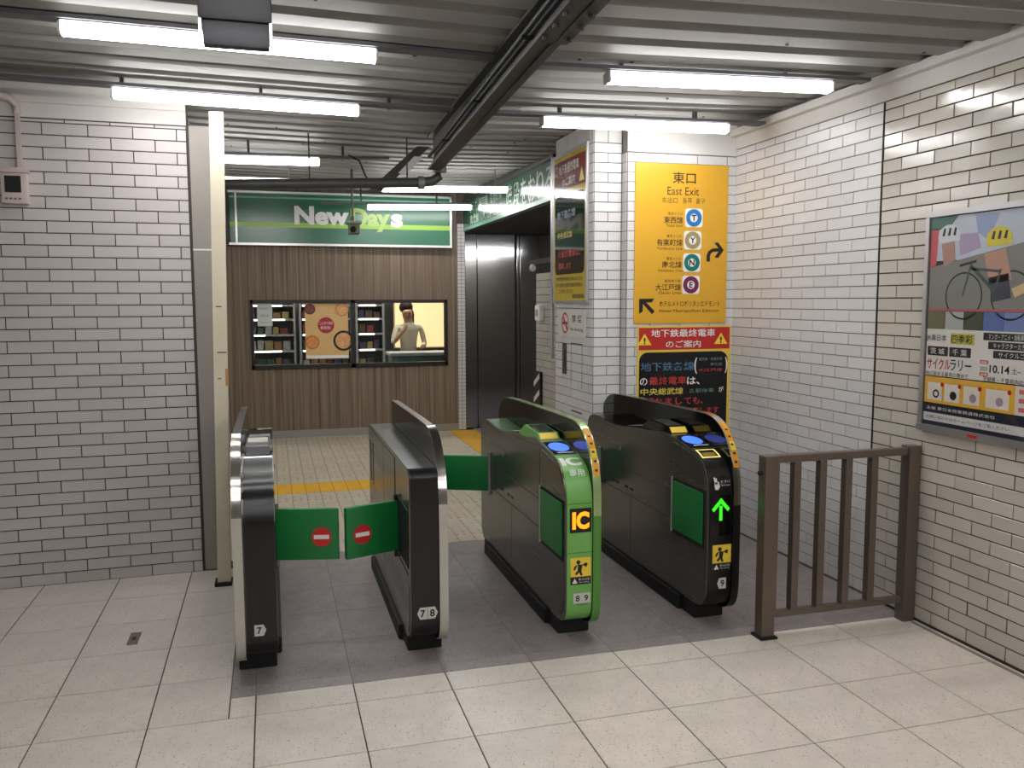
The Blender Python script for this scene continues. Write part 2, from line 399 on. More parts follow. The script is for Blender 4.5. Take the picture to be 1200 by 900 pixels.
# right wall: near section (glossy cream tiles) and rear section (whiter tiles), split by the dark joint
rz = [2.692] + [2.6467 - 0.0658 * k for k in range(0, 41)]; rz[-1] = 0.012; rz.append(0.0)
rz = [z for i, z in enumerate(rz) if i == 0 or rz[i - 1] - z > 0.013]
wall_right = struct(MB().box(XR, XR + .2, -4.2, YJ - 0.004, -0.02, 3.02).build('wall_right', M_GROUT_D))
tile_wall(wall_right, Vector((XR, YJ - 0.006, 0)), -math.pi / 2, 7.9, rz, 0.2275, M_TILE_R, offs=(0.11, 0.61),
          vis=lambda a, b, z0, z1: a < 1.22, tilt=0.009)
wall_rear_r = struct(MB().box(XR, XR + .2, YJ - 0.004, YC + 0.1, -0.02, 3.02).build('wall_right_rear', M_GROUT_L))
tile_wall(wall_rear_r, Vector((XR, YC, 0)), -math.pi / 2, YC - YJ, rz, 0.2275, M_TILE_B, offs=(0.11, 0.596), tilt=0.003, gap=0.005)
struct(MB().box(XR - .0055, XR, YJ - .0045, YJ + .0045, 0, 2.69).build('trim_3', mat('joint_black', (40, 36, 34), 0.8)))
tr = MB(); tr.box(XR - .012, XR, -4.2, YC, 2.694, 2.80)
tr.box(XR - .06, XR, -4.2, YC, 2.775, 2.822, .004)
struct(tr.build('trim_4', M_PLASTER))
# wall carrying the yellow sign, pillar beside it
wall_back = struct(MB().box(2.345, XR + .1, YC, YC + .18, -0.02, 3.02).build('wall_back', M_GROUT_L))
hid = lambda a, b, z0, z1: (2.348 + a > 2.43 and 2.348 + b < 3.09 and z0 > 1.51 and z1 < 2.56) or (2.348 + a > 2.46 and 2.348 + b < 3.12 and z0 > .74 and z1 < 1.45)
bz = [2.644] + [2.6467 - .0658 * k for k in range(1, 41)] + [0]
tile_wall(wall_back, Vector((2.348, YC, 0)), 0, XR - 2.348, bz, 0.2275, M_TILE_B, offs=(0.28, 0.78), skip=hid, tilt=0.003, gap=0.005)
struct(MB().box(2.345, XR, YC - .012, YC, 2.648, 2.90).build('trim_5', M_PLASTER))
XP, YP = 2.138, 5.50
pillar = struct(MB().box(XP, 2.345, YP, 6.30, -0.02, 3.02).build('wall_pillar', M_GROUT))
pz = [2.86] + [2.7125 - .0658 * k for k in range(0, 42)]; pz[-1] = 0.0
tile_wall(pillar, Vector((XP, YP, 0)), 0, 0.2, pz, 0.2, M_TILE_B, offs=(0.5, 0.0), gap=0.005)
tile_wall(pillar, Vector((XP, 6.29, 0)), -math.pi / 2, 0.79, pz, 0.2275, M_TILE_B, offs=(0.2, 0.7), gap=0.005, tilt=.003)
tile_wall(wall_back, Vector((2.345, YP, 0)), -math.pi / 2, 0.078, bz, 0.2275, M_TILE_L, gap=0.005)

# ------------------------------------------------------------------ ceiling: trapezoidal deck, valley above the beam
XB = 1.12
def zceil(x, y): return 2.775 + (0.026 * (x - XB) if x > XB else -0.016 * (x - XB)) + 0.03 * (y - 4)
def deck():
    m = MB(); xs = [-4.2, XB, XR + .3, 6.0]; prof = []
    y = -4.2
    while y < 10.75:
        prof += [(y, 0), (y + .145, 0), (y + .170, .045), (y + .235, .045)]; y += .26
    prof.append((y, 0))
    for (y, dz) in prof:
        for x in xs: m.v.append((x, y, zceil(x, y) + dz))
    n = len(xs)
    for i in range(len(prof) - 1):
        for k in range(n - 1): m.f.append((i * n + k, i * n + k + 1, (i + 1) * n + k + 1, (i + 1) * n + k))
    # a skin above so that the deck has thickness
    a = len(m.v); m.v += [(-4.2, -4.2, 3.4), (6.0, -4.2, 3.4), (6.0, 10.75, 3.4), (-4.2, 10.75, 3.4)]; m.f.append((a, a + 3, a + 2, a + 1))
    return m
ceiling = struct(deck().build('ceiling', M_DECK))
sc_ = MB()
for _ in range(46):                       # deck screws
    x, y = random.uniform(-1.2, 3.0), random.uniform(2.6, 8); k = math.floor((y + 4.2) / .26); y = -4.2 + k * .26 + random.choice((.03, .11))
    z = zceil(x, y); sc_.box(x - .006, x + .006, y - .006, y + .006, z - .006, z + .001)
stuff(sc_.build('deck_screws', M_STEEL_DK, ceiling))

# ------------------------------------------------------------------ room closure out of view
M_FAR = mat('far_wall', (120, 118, 114), .8)
struct(MB().box(-4.3, -4.2, -4.2, 5.4, -0.02, 3.3).build('wall_far_left', M_FAR))
struct(MB().box(-4.3, XR + .2, -4.3, -4.2, -0.02, 3.3).build('wall_behind', M_FAR))
struct(MB().box(-0.62, -0.5, 5.70, 10.6, -0.02, 3.2).build('wall_passage_left', M_PLASTER))

# ------------------------------------------------------------------ lamps
M_LAMP = mat('tube_diffuser', (1.0, 0.985, 0.99), 0.4, emit=LAMP)
M_LHOUSE = mat('lamp_housing', (226, 226, 222), 0.4)
def lamp(x0, z0, x1, z1, y, label, group, drop=None):
    """slim LED batten: housing, glowing half-round diffuser, two end caps; z0/z1 = underside heights at the ends"""
    L_ = math.hypot(x1 - x0, z1 - z0); ang = -math.atan2(z1 - z0, x1 - x0)
    cx, cz = (x0 + x1) / 2, (z0 + z1) / 2
    t = thing('batten_lamp', label, 'lamp', (cx, y, cz), group)
    M = Matrix.Translation((cx, y, cz)) @ Matrix.Rotation(ang, 4, 'Y')
    n = 10; pr_ = [(-.040, .046)] + [(-.040 * math.cos(math.pi * k / n), .034 - .034 * math.sin(math.pi * k / n)) for k in range(n + 1)] + [(.040, .046)]
    d = MB().prism(pr_, -L_ / 2 + .012, L_ / 2 - .012)
    MB().add([M @ Vector(v) for v in d.v], d.f).build('diffuser', M_LAMP, t, smooth=True)
    MB().obox(M @ Matrix.Translation((0, 0, .052)), L_ - .01, .06, .012, .002).build('housing', M_LHOUSE, t)
    for s in (-1, 1): MB().obox(M @ Matrix.Translation((s * (L_ / 2 - .006), 0, .027)), .012, .082, .050, .005).build('end_cap', M_LHOUSE, t)
    rods = [-.4, .4]
    for s in rods:
        p = M @ Vector((s * L_, 0, .06)); top = zceil(p.x, y) + .01 if drop is None else drop
        if top > p.z + .01: MB().tube([p, (p.x, y, top)], .006, 8).build('hanger', M_RAIL, t)
    return t
lamp(-.780, 2.715, .489, 2.696, 3.90, 'long lamp at upper left, partly hidden by the hanging dark box', 'row of ceiling battens', drop=0)
lamp(1.575, 2.678, 2.812, 2.710, 3.90, 'lamp under the right ceiling nearest the camera', 'row of ceiling battens', drop=0)
lamp(-.765, 2.711, .522, 2.691, 4.99, 'lamp left of the beam in front of the cream post', 'row of ceiling battens', drop=0)
lamp(1.598, 2.688, 2.849, 2.710, 4.99, 'lamp on the right in front of the yellow exit sign', 'row of ceiling battens', drop=0)
lamp(-.84, 2.690, .413, 2.705, 6.95, 'upper of two lamps seen just right of the cream post', 'row of ceiling battens', drop=0)
lamp(-.92, 2.70, .33, 2.702, 8.15, 'lower of two lamps seen just right of the cream post', 'row of ceiling battens')
lamp(1.05, 2.684, 2.295, 2.713, 8.25, 'lamp above the round pipe end beside the green overhead sign', 'row of ceiling battens')
lamp(1.096, 2.690, 2.328, 2.720, 9.95, 'lamp hanging close in front of the green shop sign', 'row of ceiling battens', drop=0)
k = 0
for y in (1.75, .5, -.9, -2.4):
    for x in (-.7, 1.5):
        lamp(x, zceil(x, y) - .07, x + 1.25, zceil(x + 1.25, y) - .07, y, 'ceiling lamp behind the camera', 'ceiling lamps behind the camera')
# lamp channels
def rail(x0, z0, x1, z1, y, label):
    t = thing('lamp_rail', label, 'rail', (x0, y, z0), 'ceiling lamp rails')
    L_ = math.hypot(x1 - x0, z1 - z0); M = Matrix.Translation(((x0 + x1) / 2, y, (z0 + z1) / 2)) @ Matrix.Rotation(-math.atan2(z1 - z0, x1 - x0), 4, 'Y')
    MB().obox(M @ Matrix.Translation((0, 0, 0)), L_, .08, .018, .002).build('channel', M_STEEL_MD, t)
    MB().obox(M @ Matrix.Translation((0, .060, .01)), L_, .016, .016).build('conduit', M_GREYP, t)
    n = max(2, int(L_ / .62))
    for i in range(n):
        p = M @ Vector((-L_ / 2 + L_ * (i + .5) / n, .02, .0))
        MB().box(p.x - .009, p.x + .009, y + .041, y + .075, p.z - .006, max(p.z + .03, zceil(p.x, y) + .004)).build('clip', M_STEEL_DK, t)
rail(-3.2, 2.822, 1.02, 2.759, 3.90, 'grey rail at upper left carrying the long front lamp')
rail(1.22, 2.740, 3.03, 2.787, 3.90, 'grey rail on the right carrying the nearest lamp')
rail(-3.2, 2.820, 1.05, 2.754, 4.99, 'grey rail ending at the beam behind the front left rail')
rail(1.28, 2.753, 3.10, 2.785, 4.99, 'grey rail in front of the yellow exit sign')
rail(-.48, 2.765, .95, 2.782, 6.95, 'grey rail above the lamps right of the cream post')
rail(.60, 2.749, 2.36, 2.792, 9.95, 'grey rail over the lamp at the shop sign')

# ------------------------------------------------------------------ steel beam along the passage
def beam():
    bx = lambda y: 1.045 + .0525 * (y - 2.62) - .050
    t = thing('ceiling_beam', 'dark steel beam running diagonally across the ceiling', 'beam', (bx(2.62), 2.6, 2.6))
    y0, y1 = -3.9, 6.25
    def run(name, m, x0, x1, z0, z1, ya=y0, yb=y1):
        b = MB(); v = []
        for y in (ya, yb):
            c = bx(y); dz = zceil(XB, y) - 2.775 if z1 > 2.7 else 0; d0 = dz if z0 > 2.7 else 0
            v += [(c + x0, y, z0 + d0), (c + x1, y, z0 + d0), (c + x1, y, z1 + dz), (c + x0, y, z1 + dz)]
        return b.add(v, [(0, 1, 2, 3), (7, 6, 5, 4), (0, 4, 5, 1), (1, 5, 6, 2), (2, 6, 7, 3), (3, 7, 4, 0)]).build(name, m, t)
    run('bottom_flange', M_STEEL_DK, -.050, .050, 2.600, 2.612); run('web', M_STEEL_DK, -.008, .008, 2.612, 2.760); run('top_flange', M_STEEL_DK, -.050, .050, 2.760, 2.775)
    sp = run('splice_plate', M_STEEL_DK, -.062, .062, 2.586, 2.600, 2.0, 3.06)
    for y in (2.72, 2.84, 2.98):
        for s in (-.045, .045): MB().tube([(bx(y) + s, y, 2.572), (bx(y) + s, y, 2.590)], .011, 6).build('bolt', M_STEEL_DK, sp)
    for dx, r, z in ((-.042, .012, 2.690),):
        MB().tube([(bx(y) + dx, y, z) for y in (-3.9, 1, 6.2)], r, 8).build('conduit', M_BLACKM, t, smooth=True)
    for y in (2.2, 3.3, 4.4, 5.5): MB().box(bx(y) - .056, bx(y) - .006, y - .012, y + .012, 2.672, 2.680).build('clip', M_BLACKM, t)
beam()
pt = thing('cross_pipe', 'dark horizontal pipe with an elbow at the end of the beam', 'pipe', (1.2, 6.35, 2.5))
MB().tube([(-.48, 6.35, 2.455), (1.10, 6.35, 2.520), (1.19, 6.35, 2.535), (1.235, 6.35, 2.57), (1.245, 6.35, 2.64), (1.245, 6.35, 2.83)], .036, 14).build('pipe', M_STEEL_DK, pt, smooth=True)
MB().tube([(1.08, 6.35, 2.519), (1.125, 6.35, 2.521)], .048, 14).build('coupling', M_RAIL, pt, smooth=True)
MB().tube([(1.245, 6.35, 2.60), (1.245, 6.35, 2.65)], .050, 14).build('coupling', M_RAIL, pt, smooth=True)
for x in (.30, 1.0): MB().tube([(x, 6.35, 2.52), (x, 6.35, 2.84)], .006, 6).build('hanger', M_STEEL_DK, pt)
# diagonal trunking with a bright end panel
tk = thing('cable_trunking', 'short dark diagonal trunking with a white plate left of the beam end', 'trunking', (.9, 6.6, 2.75))
bm_ = MB(); v = []
for (x, y, z) in ((.80, 6.62, 2.49), (1.165, 6.62, 2.822)):
    v += [(x - .05, y - .05, z), (x + .05, y - .05, z), (x + .05, y + .05, z), (x - .05, y + .05, z)]
bm_.add(v, [(0, 1, 2, 3), (4, 7, 6, 5), (0, 4, 5, 1), (1, 5, 6, 2), (2, 6, 7, 3), (3, 7, 4, 0)]).build('trunk', M_STEEL_DK, tk)
MB().add([(.965, 6.565, 2.615), (1.03, 6.565, 2.615), (1.16, 6.565, 2.745), (1.09, 6.565, 2.745)], [(0, 1, 2, 3)]).build('plate', mat('plate_white', (232, 234, 240), .3), tk)
MB().tube([(.60, 6.6, 2.74), (.68, 6.6, 2.70), (.72, 6.6, 2.60), (.76, 6.6, 2.53)], .007, 6).build('cable', M_BLACKM, tk, smooth=True)

# dark box hanging near the camera
hb = thing('hanging_box', 'dark grey box hanging from the ceiling in front of the long left lamp', 'equipment box', (-.07, 2.62, 2.36))
M_HB = mat('hanging_grey', (32, 31, 36), 0.5, var=.04)
MB().box(-.170, .030, 2.60, 2.655, 2.437, 2.60, .012).build('upper_housing', M_HB, hb, smooth=True)
MB().box(-.158, .022, 2.605, 2.645, 2.368, 2.437, .006).build('lower_housing', mat('hanging_grey_low', (40, 40, 46), 0.45, var=.04), hb, smooth=True)
MB().tube([(-.07, 2.63, 2.59), (-.07, 2.63, zceil(-.07, 2.63) + .01)], .02, 12).build('stem', M_STEEL_DK, hb, smooth=True)
for s in (-.164, .026): MB().box(s - .004, s + .004, 2.598, 2.61, 2.375, 2.437).build('bracket', M_ALU, hb)

# ------------------------------------------------------------------ ticket gates
BODY = [(3.87, .085), (3.815, .098), (3.775, .130), (3.760, .18), (3.757, .25), (3.757, .66), (3.764, .73), (3.785, .79), (3.825, .84),
        (3.88, .868), (3.95, .884), (4.20, .925), (4.30, .925), (4.42, .905), (4.62, .900), (4.90, .868), (5.05, .870), (5.30, .888),
        (5.40, .872), (5.445, .83), (5.452, .60), (5.452, .14), (5.40, .085)]
BODY2 = [(3.87, .085), (3.815, .098), (3.775, .130), (3.760, .18), (3.757, .25), (3.757, .83), (3.760, .862), (3.772, .882), (3.80, .889),
         (3.84, .890), (5.29, .888), (5.335, .875), (5.345, .84), (5.345, .14), (5.30, .085)]
FINP = [(3.86, .062), (3.805, .078), (3.765, .115), (3.748, .18), (3.745, .26), (3.745, .70), (3.752, .78), (3.775, .865), (3.825, .945),
        (3.89, 1.005), (3.97, 1.040), (4.08, 1.052), (5.25, 1.030), (5.38, 1.012), (5.47, .965), (5.51, .90), (5.515, .60), (5.515, .12), (5.46, .062)]
FINP2 = FINP[:12] + [(5.20, 1.036), (5.275, 1.034), (5.28, 1.03), (5.28, .60), (5.28, .14), (5.25, .062)]
def ribbon(prof, x0, x1, off, closed=False):
    """band of given width following a profile, pushed outward by off"""
    m = MB(); n = len(prof); v = []
    for i, (y, z) in enumerate(prof):
        a, b = prof[max(i - 1, 0)], prof[min(i + 1, n - 1)]
        ty, tz = b[0] - a[0], b[1] - a[1]; L_ = math.hypot(ty, tz) or 1; ny, nz = -tz / L_, ty / L_
        for x, d in ((x0, 0), (x0, off), (x1, off), (x1, 0)): v.append((x, y + ny * d, z + nz * d))
    f = []
    for i in range(n - 1):
        for k in range(3): f.append((i * 4 + k, i * 4 + k + 1, i * 4 + k + 5, i * 4 + k + 4))
    f += [(0, 1, 2, 3), tuple(4 * (n - 1) + k for k in (3, 2, 1, 0))]
    return m.add(v, f)
def smooth_prof(p, it=2):
    for _ in range(it):
        q = [p[0]]
        for a, b in zip(p[:-1], p[1:]):
            q += [(a[0] * .75 + b[0] * .25, a[1] * .75 + b[1] * .25), (a[0] * .25 + b[0] * .75, a[1] * .25 + b[1] * .75)]
        p = q + [p[-1]]
    return p
def front_point(prof):
    """maps (x, height along the front) to the curved front; used for print on the bend"""
    return prof
def flap(t, hinge, tip, z0, z1, sign=None):
    """green padded barrier leaf between hinge and tip (plan points), with an optional no-entry mark on its camera side"""
    h, p = Vector((*hinge, 0)), Vector((*tip, 0)); d = (p - h).normalized(); L_ = (p - h).length
    nrm = Vector((d.y, -d.x, 0)); nrm = nrm if nrm.y < 0 else -nrm
    M = Matrix.Translation((h + p) / 2 + Vector((0, 0, (z0 + z1) / 2))) @ Matrix(((d.x, nrm.x, 0, 0), (d.y, nrm.y, 0, 0), (0, 0, 1, 0), (0, 0, 0, 1)))
    f = MB().obox(M, L_, .03, z1 - z0, .008).build('flap', M_FLAP, t, smooth=True); f['label'] = 'green barrier flap'
    if sign is not None:
        right = d if d.x > 0 else -d
        o = h + d * sign + nrm * .0155 + Vector((0, 0, (z0 + z1) / 2 - .012))
        fc = Face(o, right, (0, 0, -1), 1, 1)
        a = fc.disc(0, 0, .047, .0006).build('no_entry_mark', M_RED, f); fc.rectm(-.036, -.010, .036, .010, .0014).build('white_bar', M_WHITE, f)
    return f
def tagplate(fc, x, y, w, h, shape, t, nums, label):
    """number plate on a gate front: shape = outline in fractions of w,h"""
    p = fc.plate([(x + a * w, y + b * h) for a, b in shape], .0015, .0012).build('number_plate', mat('plate_grey', (206, 206, 202), .5), t); p['label'] = label
    for s, dx in nums: text(s, fc, x + dx, y, 0, h * .62, M_INK, p, d=.0022, bold=.025)
    return p
HEXL = [(-.5, 0), (-.28, -.5), (.5, -.5), (.5, .5), (-.28, .5)]; HEXR = [(-a, b) for a, b in HEXL]
HEX2 = [(-.5, 0), (-.36, -.5), (.36, -.5), (.5, 0), (.36, .5), (-.36, .5)]; RECT = [(-.5, -.5), (.5, -.5), (.5, .5), (-.5, .5)]
def warn_sticker(fc, t, x, y):
    """yellow sticker with a running figure, black strip with a warning triangle below"""
    s = fc.rectm(x - .052, y - .066, x + .052, y + .066, .0012, .001).build('warning_sticker', M_YEL2, t)
    fc.rectm(x - .052, y + .028, x + .052, y + .066, .0018).build('strip', M_INK, s)
    fc.plate([(x - .044, y + .060), (x - .016, y + .060), (x - .030, y + .034)], .0024).build('triangle', M_WHITE, s)
    text('駆け込み注意', fc, x + .018, y + .041, .056, .012, M_WHITE, s, d=.0024); text('No rushing', fc, x + .018, y + .056, .05, .009, M_WHITE, s, d=.0024)
    m = fc.disc(x - .012, y - .044, .0105, .0018); b = MB(); b.add(m.v, m.f)
    for pts in ([(-.014, -.034), (.010, -.030), (.004, .000), (-.016, -.004)], [(.002, -.004), (-.014, -.004), (-.030, .012), (-.020, .020)],
                [(-.012, -.004), (.002, -.004), (.010, .022), (.000, .024)], [(.006, -.030), (.030, -.018), (.036, -.034), (.028, -.040)], [(-.014, -.034), (-.032, -.024), (-.038, -.006), (-.028, -.006)]):
        q = fc.plate([(x + a, y + c) for a, c in pts], .0018); b.add(q.v, q.f)
    b.build('figure', M_INK, s)
def gate(label, X0, fin, style):
    W = .175; X1 = X0 + W; ft = .040
    t = thing('ticket_gate', label, 'ticket gate', ((X0 + X1) / 2, 4.6, 0), 'ticket gates in a row')
    if fin > 0: b0, b1, f0, f1 = X0, X1 - ft, X1 - ft, X1
    else: b0, b1, f0, f1 = X0 + ft, X1, X0, X0 + ft
    plain = style == 'plain'; prof = BODY2 if plain else BODY; yE = prof[-3][0]
    MB().box(X0 + .004, X1 - .006, 3.885, yE - .06, 0, .090, .006).build('plinth', M_BLACKM, t)
    kx = sorted((b0 - .018, b0 + .02)) if fin > 0 else sorted((b1 - .02, b1 + .018)); MB().box(kx[0], kx[1], 4.03, yE - .14, 0, .078, .008).build('kick_rail', M_BLACKM, t)
    bp = smooth_prof(prof, 1)
    MB().prism(bp, b0, b1).build('body', M_SIDE, t)
    nf = 9 if plain else 11
    frontm = M_GREEN if style == 'green' else M_BLACK
    fr = ribbon(smooth_prof(prof[:nf], 1), b0 + .006, b1 - .001, .004).build('front_cover', frontm, t, smooth=True)
    topm = mat('top_grey_green', (98, 124, 92), .2) if style == 'green' else M_BLACKG
    tp = smooth_prof(prof[nf - 1:-3], 1)
    top = ribbon(tp, b0 + .003, b1 - .001, .004).build('top_cover', M_BLACK if plain else topm, t, smooth=True)
    fp = smooth_prof(FINP2 if plain else FINP, 2)
    MB().prism(fp, f0 + .001, f1 - .001).build('side_screen', M_BLACKG, t)
    trm = {'green': M_GREEN_D, 'black': M_BLACK}.get(style, M_CHROME)
    iz = max(i for i, p in enumerate(fp) if p[1] < .70 and p[0] < 4); ib = next(i for i, p in enumerate(fp) if p[1] > (.60 if style in ('green', 'black') else .70))
    it = next(i for i, p in enumerate(fp) if p[0] > 5.2 and p[1] < .98)
    low = {'green': M_GREEN_D, 'black': M_BLACK}.get(style, M_SATIN)
    ribbon(fp[:ib + 1], f0, f1, .004).build('lower_trim', low, t, smooth=True)
    up = {'green': mat('trim_pale_green', (168, 196, 140), .2, metal=.6)}.get(style, M_CHROME)
    ic = next(i for i, p in enumerate(fp) if p[0] > 4.08) if up is M_CHROME and style == 'chrome' or plain else it
    ribbon(fp[ib:ic], f0, f1, .004).build('upper_trim', up, t, smooth=True)
    if ic < it: ribbon(fp[ic - 1:it], f0 + .002, f1 - .002, .003).build('top_trim', mat('trim_dark', (52, 46, 42), .3, metal=.5), t, smooth=True)
    # seams of the side panels
    lx = b0 if fin > 0 else b1; dl = -1 if fin > 0 else 1
    def panel(name, pts, m=M_SIDE_P, th=.003):
        xs = sorted((lx, lx + dl * th)); return MB().prism(pts, xs[0], xs[1]).build(name, m, t)
    ye = yE - .012
    if not plain:
        panel('side_panel', [(4.165, .625), (ye, .625), (ye, .80), (5.30, .868), (5.05, .852), (4.90, .850), (4.62, .882), (4.42, .886), (4.20, .900), (4.165, .895)])
        panel('side_panel', [(4.165, .472), (ye, .472), (ye, .619), (4.165, .619)])
        panel('side_panel', [(4.70, .105), (ye - .03, .105), (ye, .14), (ye, .466), (4.70, .466)])
        panel('side_panel', [(3.80, .395), (4.155, .395), (4.155, .466), (4.694, .466), (4.694, .105), (3.885, .105), (3.825, .122), (3.79, .155), (3.777, .20), (3.773, .395)][::-1])
        panel('side_panel', [(3.775, .70), (3.80, .775), (3.84, .825), (3.89, .852), (3.96, .866), (4.155, .893), (4.155, .70)])
        for y in (4.95, 4.88, 4.74, 4.66): panel('vent', [(y, .507), (y + .045, .507), (y + .045, .520), (y, .520)], M_BLACKM, .0045)
        lk = MB().tube([(lx, 4.86, .735), (lx + dl * .010, 4.86, .735)], .014, 12).build('lock', M_RAIL, t)
    else:
        panel('side_panel', [(3.84, .11), (4.05, .11), (4.62, .11), (4.62, .40), (3.79, .40), (3.775, .36), (3.775, .19), (3.80, .13)])
        panel('side_panel', [(4.63, .11), (yE - .012, .11), (yE - .012, .872), (4.63, .872)]); panel('side_panel', [(4.20, .41), (4.62, .41), (4.62, .872), (4.20, .872)])
        panel('bay', [(3.79, .43), (4.15, .43), (4.15, .70), (3.79, .70)], M_BLACKM)
        for y in (5.10, 5.22): panel('slot', [(y, .55), (y + .03, .55), (y + .03, .80), (y, .80)], M_BLACKM, .0045)
    return t, b0, b1, f0, f1, lx, dl, fr, top
FR = lambda: Face((0, 3.752, 0), (1, 0, 0), (0, 0, -1), 1, 1)          # gate-front frame: x = world X, y = -z
def bend(prof):
    """print that follows the front bend: v is arc length measured down from the end of the bend"""
    p = smooth_prof(prof[:11], 3); L_ = [0]
    for a, b in zip(p[:-1], p[1:]): L_.append(L_[-1] + math.hypot(b[0] - a[0], b[1] - a[1]))
    def f(x, v, d):
        s = L_[-1] - v; i = max(k for k in range(len(L_) - 1) if L_[k] <= max(s, 0))
        q = (s - L_[i]) / (L_[i + 1] - L_[i]); a, b = p[i], p[i + 1]
        ty, tz = b[0] - a[0], b[1] - a[1]; n = math.hypot(ty, tz)
        return Vector((x, a[0] + ty * q - tz / n * (d + .004), a[1] + tz * q + ty / n * (d + .004)))
    return f
BF = bend(BODY)
def bend_patch(x0, x1, v0, v1, d, name, m, parent, n=8, ring=None):
    b = MB()
    if ring:
        for i in range(n):
            va, vb = v0 + (v1 - v0) * i / n, v0 + (v1 - v0) * (i + 1) / n
            b.quad(BF(x0, va, d), BF(x0 + ring, va, d), BF(x0 + ring, vb, d), BF(x0, vb, d)); b.quad(BF(x1 - ring, va, d), BF(x1, va, d), BF(x1, vb, d), BF(x1 - ring, vb, d))
        for va, vb in ((v0, v0 + ring), (v1 - ring, v1)): b.quad(BF(x0, va, d), BF(x1, va, d), BF(x1, vb, d), BF(x0, vb, d))
    else:
        for i in range(n):
            va, vb = v0 + (v1 - v0) * i / n, v0 + (v1 - v0) * (i + 1) / n
            b.quad(BF(x0, va, d), BF(x1, va, d), BF(x1, vb, d), BF(x0, vb, d))
    return b.build(name, m, parent)
M_BLUE = mat('reader_blue', (58, 104, 250), .3, emit=.75)
M_LEDO = mat('led_orange', (255, 138, 14), .5, emit=.9); M_LEDG = mat('led_green', (52, 215, 30), .5, emit=.55)
def reader(t, top, b0, b1, body_m):
    """contact pad and ticket-slot display housing on the sloping top"""
    xc = (b0 + b1) / 2; f = lambda y: .884 + (y - 3.95) * .164 + .0065
    pts = [(b0 + .010, 3.965), (b1 - .006, 3.965), (b1 - .006, 4.150), (b0 + .010, 4.150)]
    pd = MB(); pd.add([(x, y, f(y) - .004) for x, y in pts] + [(x, y, f(y)) for x, y in pts], [(0, 1, 2, 3), (7, 6, 5, 4), (0, 4, 5, 1), (1, 5, 6, 2), (2, 6, 7, 3), (3, 7, 4, 0)])
    pd = pd.build('reader_pad', M_BLACKG, top)
    n = 28; MB().poly([(xc + .052 * math.cos(2 * math.pi * k / n), 4.062 + .068 * math.sin(2 * math.pi * k / n), f(4.062 + .068 * math.sin(2 * math.pi * k / n)) + .0012) for k in range(n)]).build('blue_light', M_BLUE, top)
    MB().add([(xc - .035, 3.972, f(3.972) + .0012), (xc + .05, 3.972, f(3.972) + .0012), (xc + .05, 3.982, f(3.982) + .0012), (xc - .035, 3.982, f(3.982) + .0012)], [(0, 1, 2, 3)]).build('light_bar', M_WHITE, top)
    hp = [(4.20, .925), (4.235, .955), (4.48, .968), (4.60, .905), (4.42, .90)]
    h = MB().prism(hp, b0 + .012, b1 - .012).build('display_housing', body_m, t)
    MB().add([(b0 + .022, 4.26, .9590), (b1 - .022, 4.26, .9590), (b1 - .022, 4.46, .9695), (b0 + .022, 4.46, .9695)], [(0, 1, 2, 3)]).build('display_glass', mat('display_glass', (70, 74, 66), .1), h)
    MB().add([(b0 + .018, 4.2020, .9290), (b1 - .022, 4.2020, .9290), (b1 - .022, 4.2335, .9565), (b0 + .018, 4.2335, .9565)], [(0, 1, 2, 3)]).build('sticker', M_YEL2, h)
    MB().add([(b0 + .012, 4.66, .9035), (b1 - .02, 4.66, .9035), (b1 - .02, 4.80, .8875), (b0 + .012, 4.80, .8875)], [(0, 1, 2, 3)]).build('ticket_tray', M_RAIL, top)
def trim_sticker(t, f0, f1, top):
    fp = smooth_prof(FINP, 2); seg = [p for p in fp if p[0] < 3.95 and .80 < p[1] < 1.02]
    s = ribbon(seg, f0 + .006, f1 - .004, .0058).build('caution_sticker', M_ORANGE, t); s['label'] = 'orange caution sticker on the screen edge'
    for i in range(1, len(seg) - 2, 2):
        y, z = seg[i]; y2, z2 = seg[i + 1]
        ribbon([(y, z), ((y + y2) / 2, (z + z2) / 2)], f0 + .014, f1 - .012, .0066).build('mark', M_INK, s)
    sg = seg[len(seg) // 2 - 2:len(seg) // 2 + 1]; ribbon(sg, f0 + .006, f1 - .004, .0064).build('pale_band', M_YEL2, s)

# gate 7 (left, screen on its left side)
g1, a0, a1, c0, c1, lx, dl, fr, top = gate('leftmost black ticket gate with a chrome screen edge and a number 7 plate', -.183, -1, 'chrome')
MB().prism([(4.20, .925), (4.235, .955), (4.48, .968), (4.60, .905), (4.42, .90)], a0 + .012, a1 - .012).build('display_housing', mat('housing_grey', (70, 72, 78), .25), g1)
MB().box(a0 + .02, a1 - .02, 4.30, 4.44, .955, .968).build('ticket_slot', M_SATIN, g1); MB().box(a0 + .012, a1 - .012, 4.72, 5.02, .86, .8985).build('ticket_tray', mat('tray_grey', (128, 130, 138), .35), g1)
fc = FR(); tagplate(fc, -.080, -.226, .050, .050, HEXR, g1, [('7', -.004)], 'grey plate reading 7')
flap(g1, (a1 + .006, 4.10), (.285, 4.035), .430, .678, sign=.215)
MB().tube([(a1 + .010, 4.10, .40), (a1 + .010, 4.10, .70)], .010, 10).build('hinge', M_RAIL, g1, smooth=True)
# gate 7|8
g2, a0, a1, c0, c1, lx, dl, fr, top = gate('plain flat-topped black ticket gate with a 7 8 plate', .578, 1, 'plain')
fc = FR(); p = tagplate(fc, .656, -.226, .096, .056, HEX2, g2, [('7', -.022), ('8', .022)], 'grey plate reading 7 and 8')
fc.rectm(.655, -.252, .657, -.200, .0022).build('divider', M_INK, p)
flap(g2, (a0 - .006, 4.10), (.312, 4.005), .432, .682, sign=.195)
MB().tube([(a0 - .012, 4.10, .40), (a0 - .012, 4.10, .71)], .010, 10).build('hinge', M_BLACKM, g2, smooth=True)
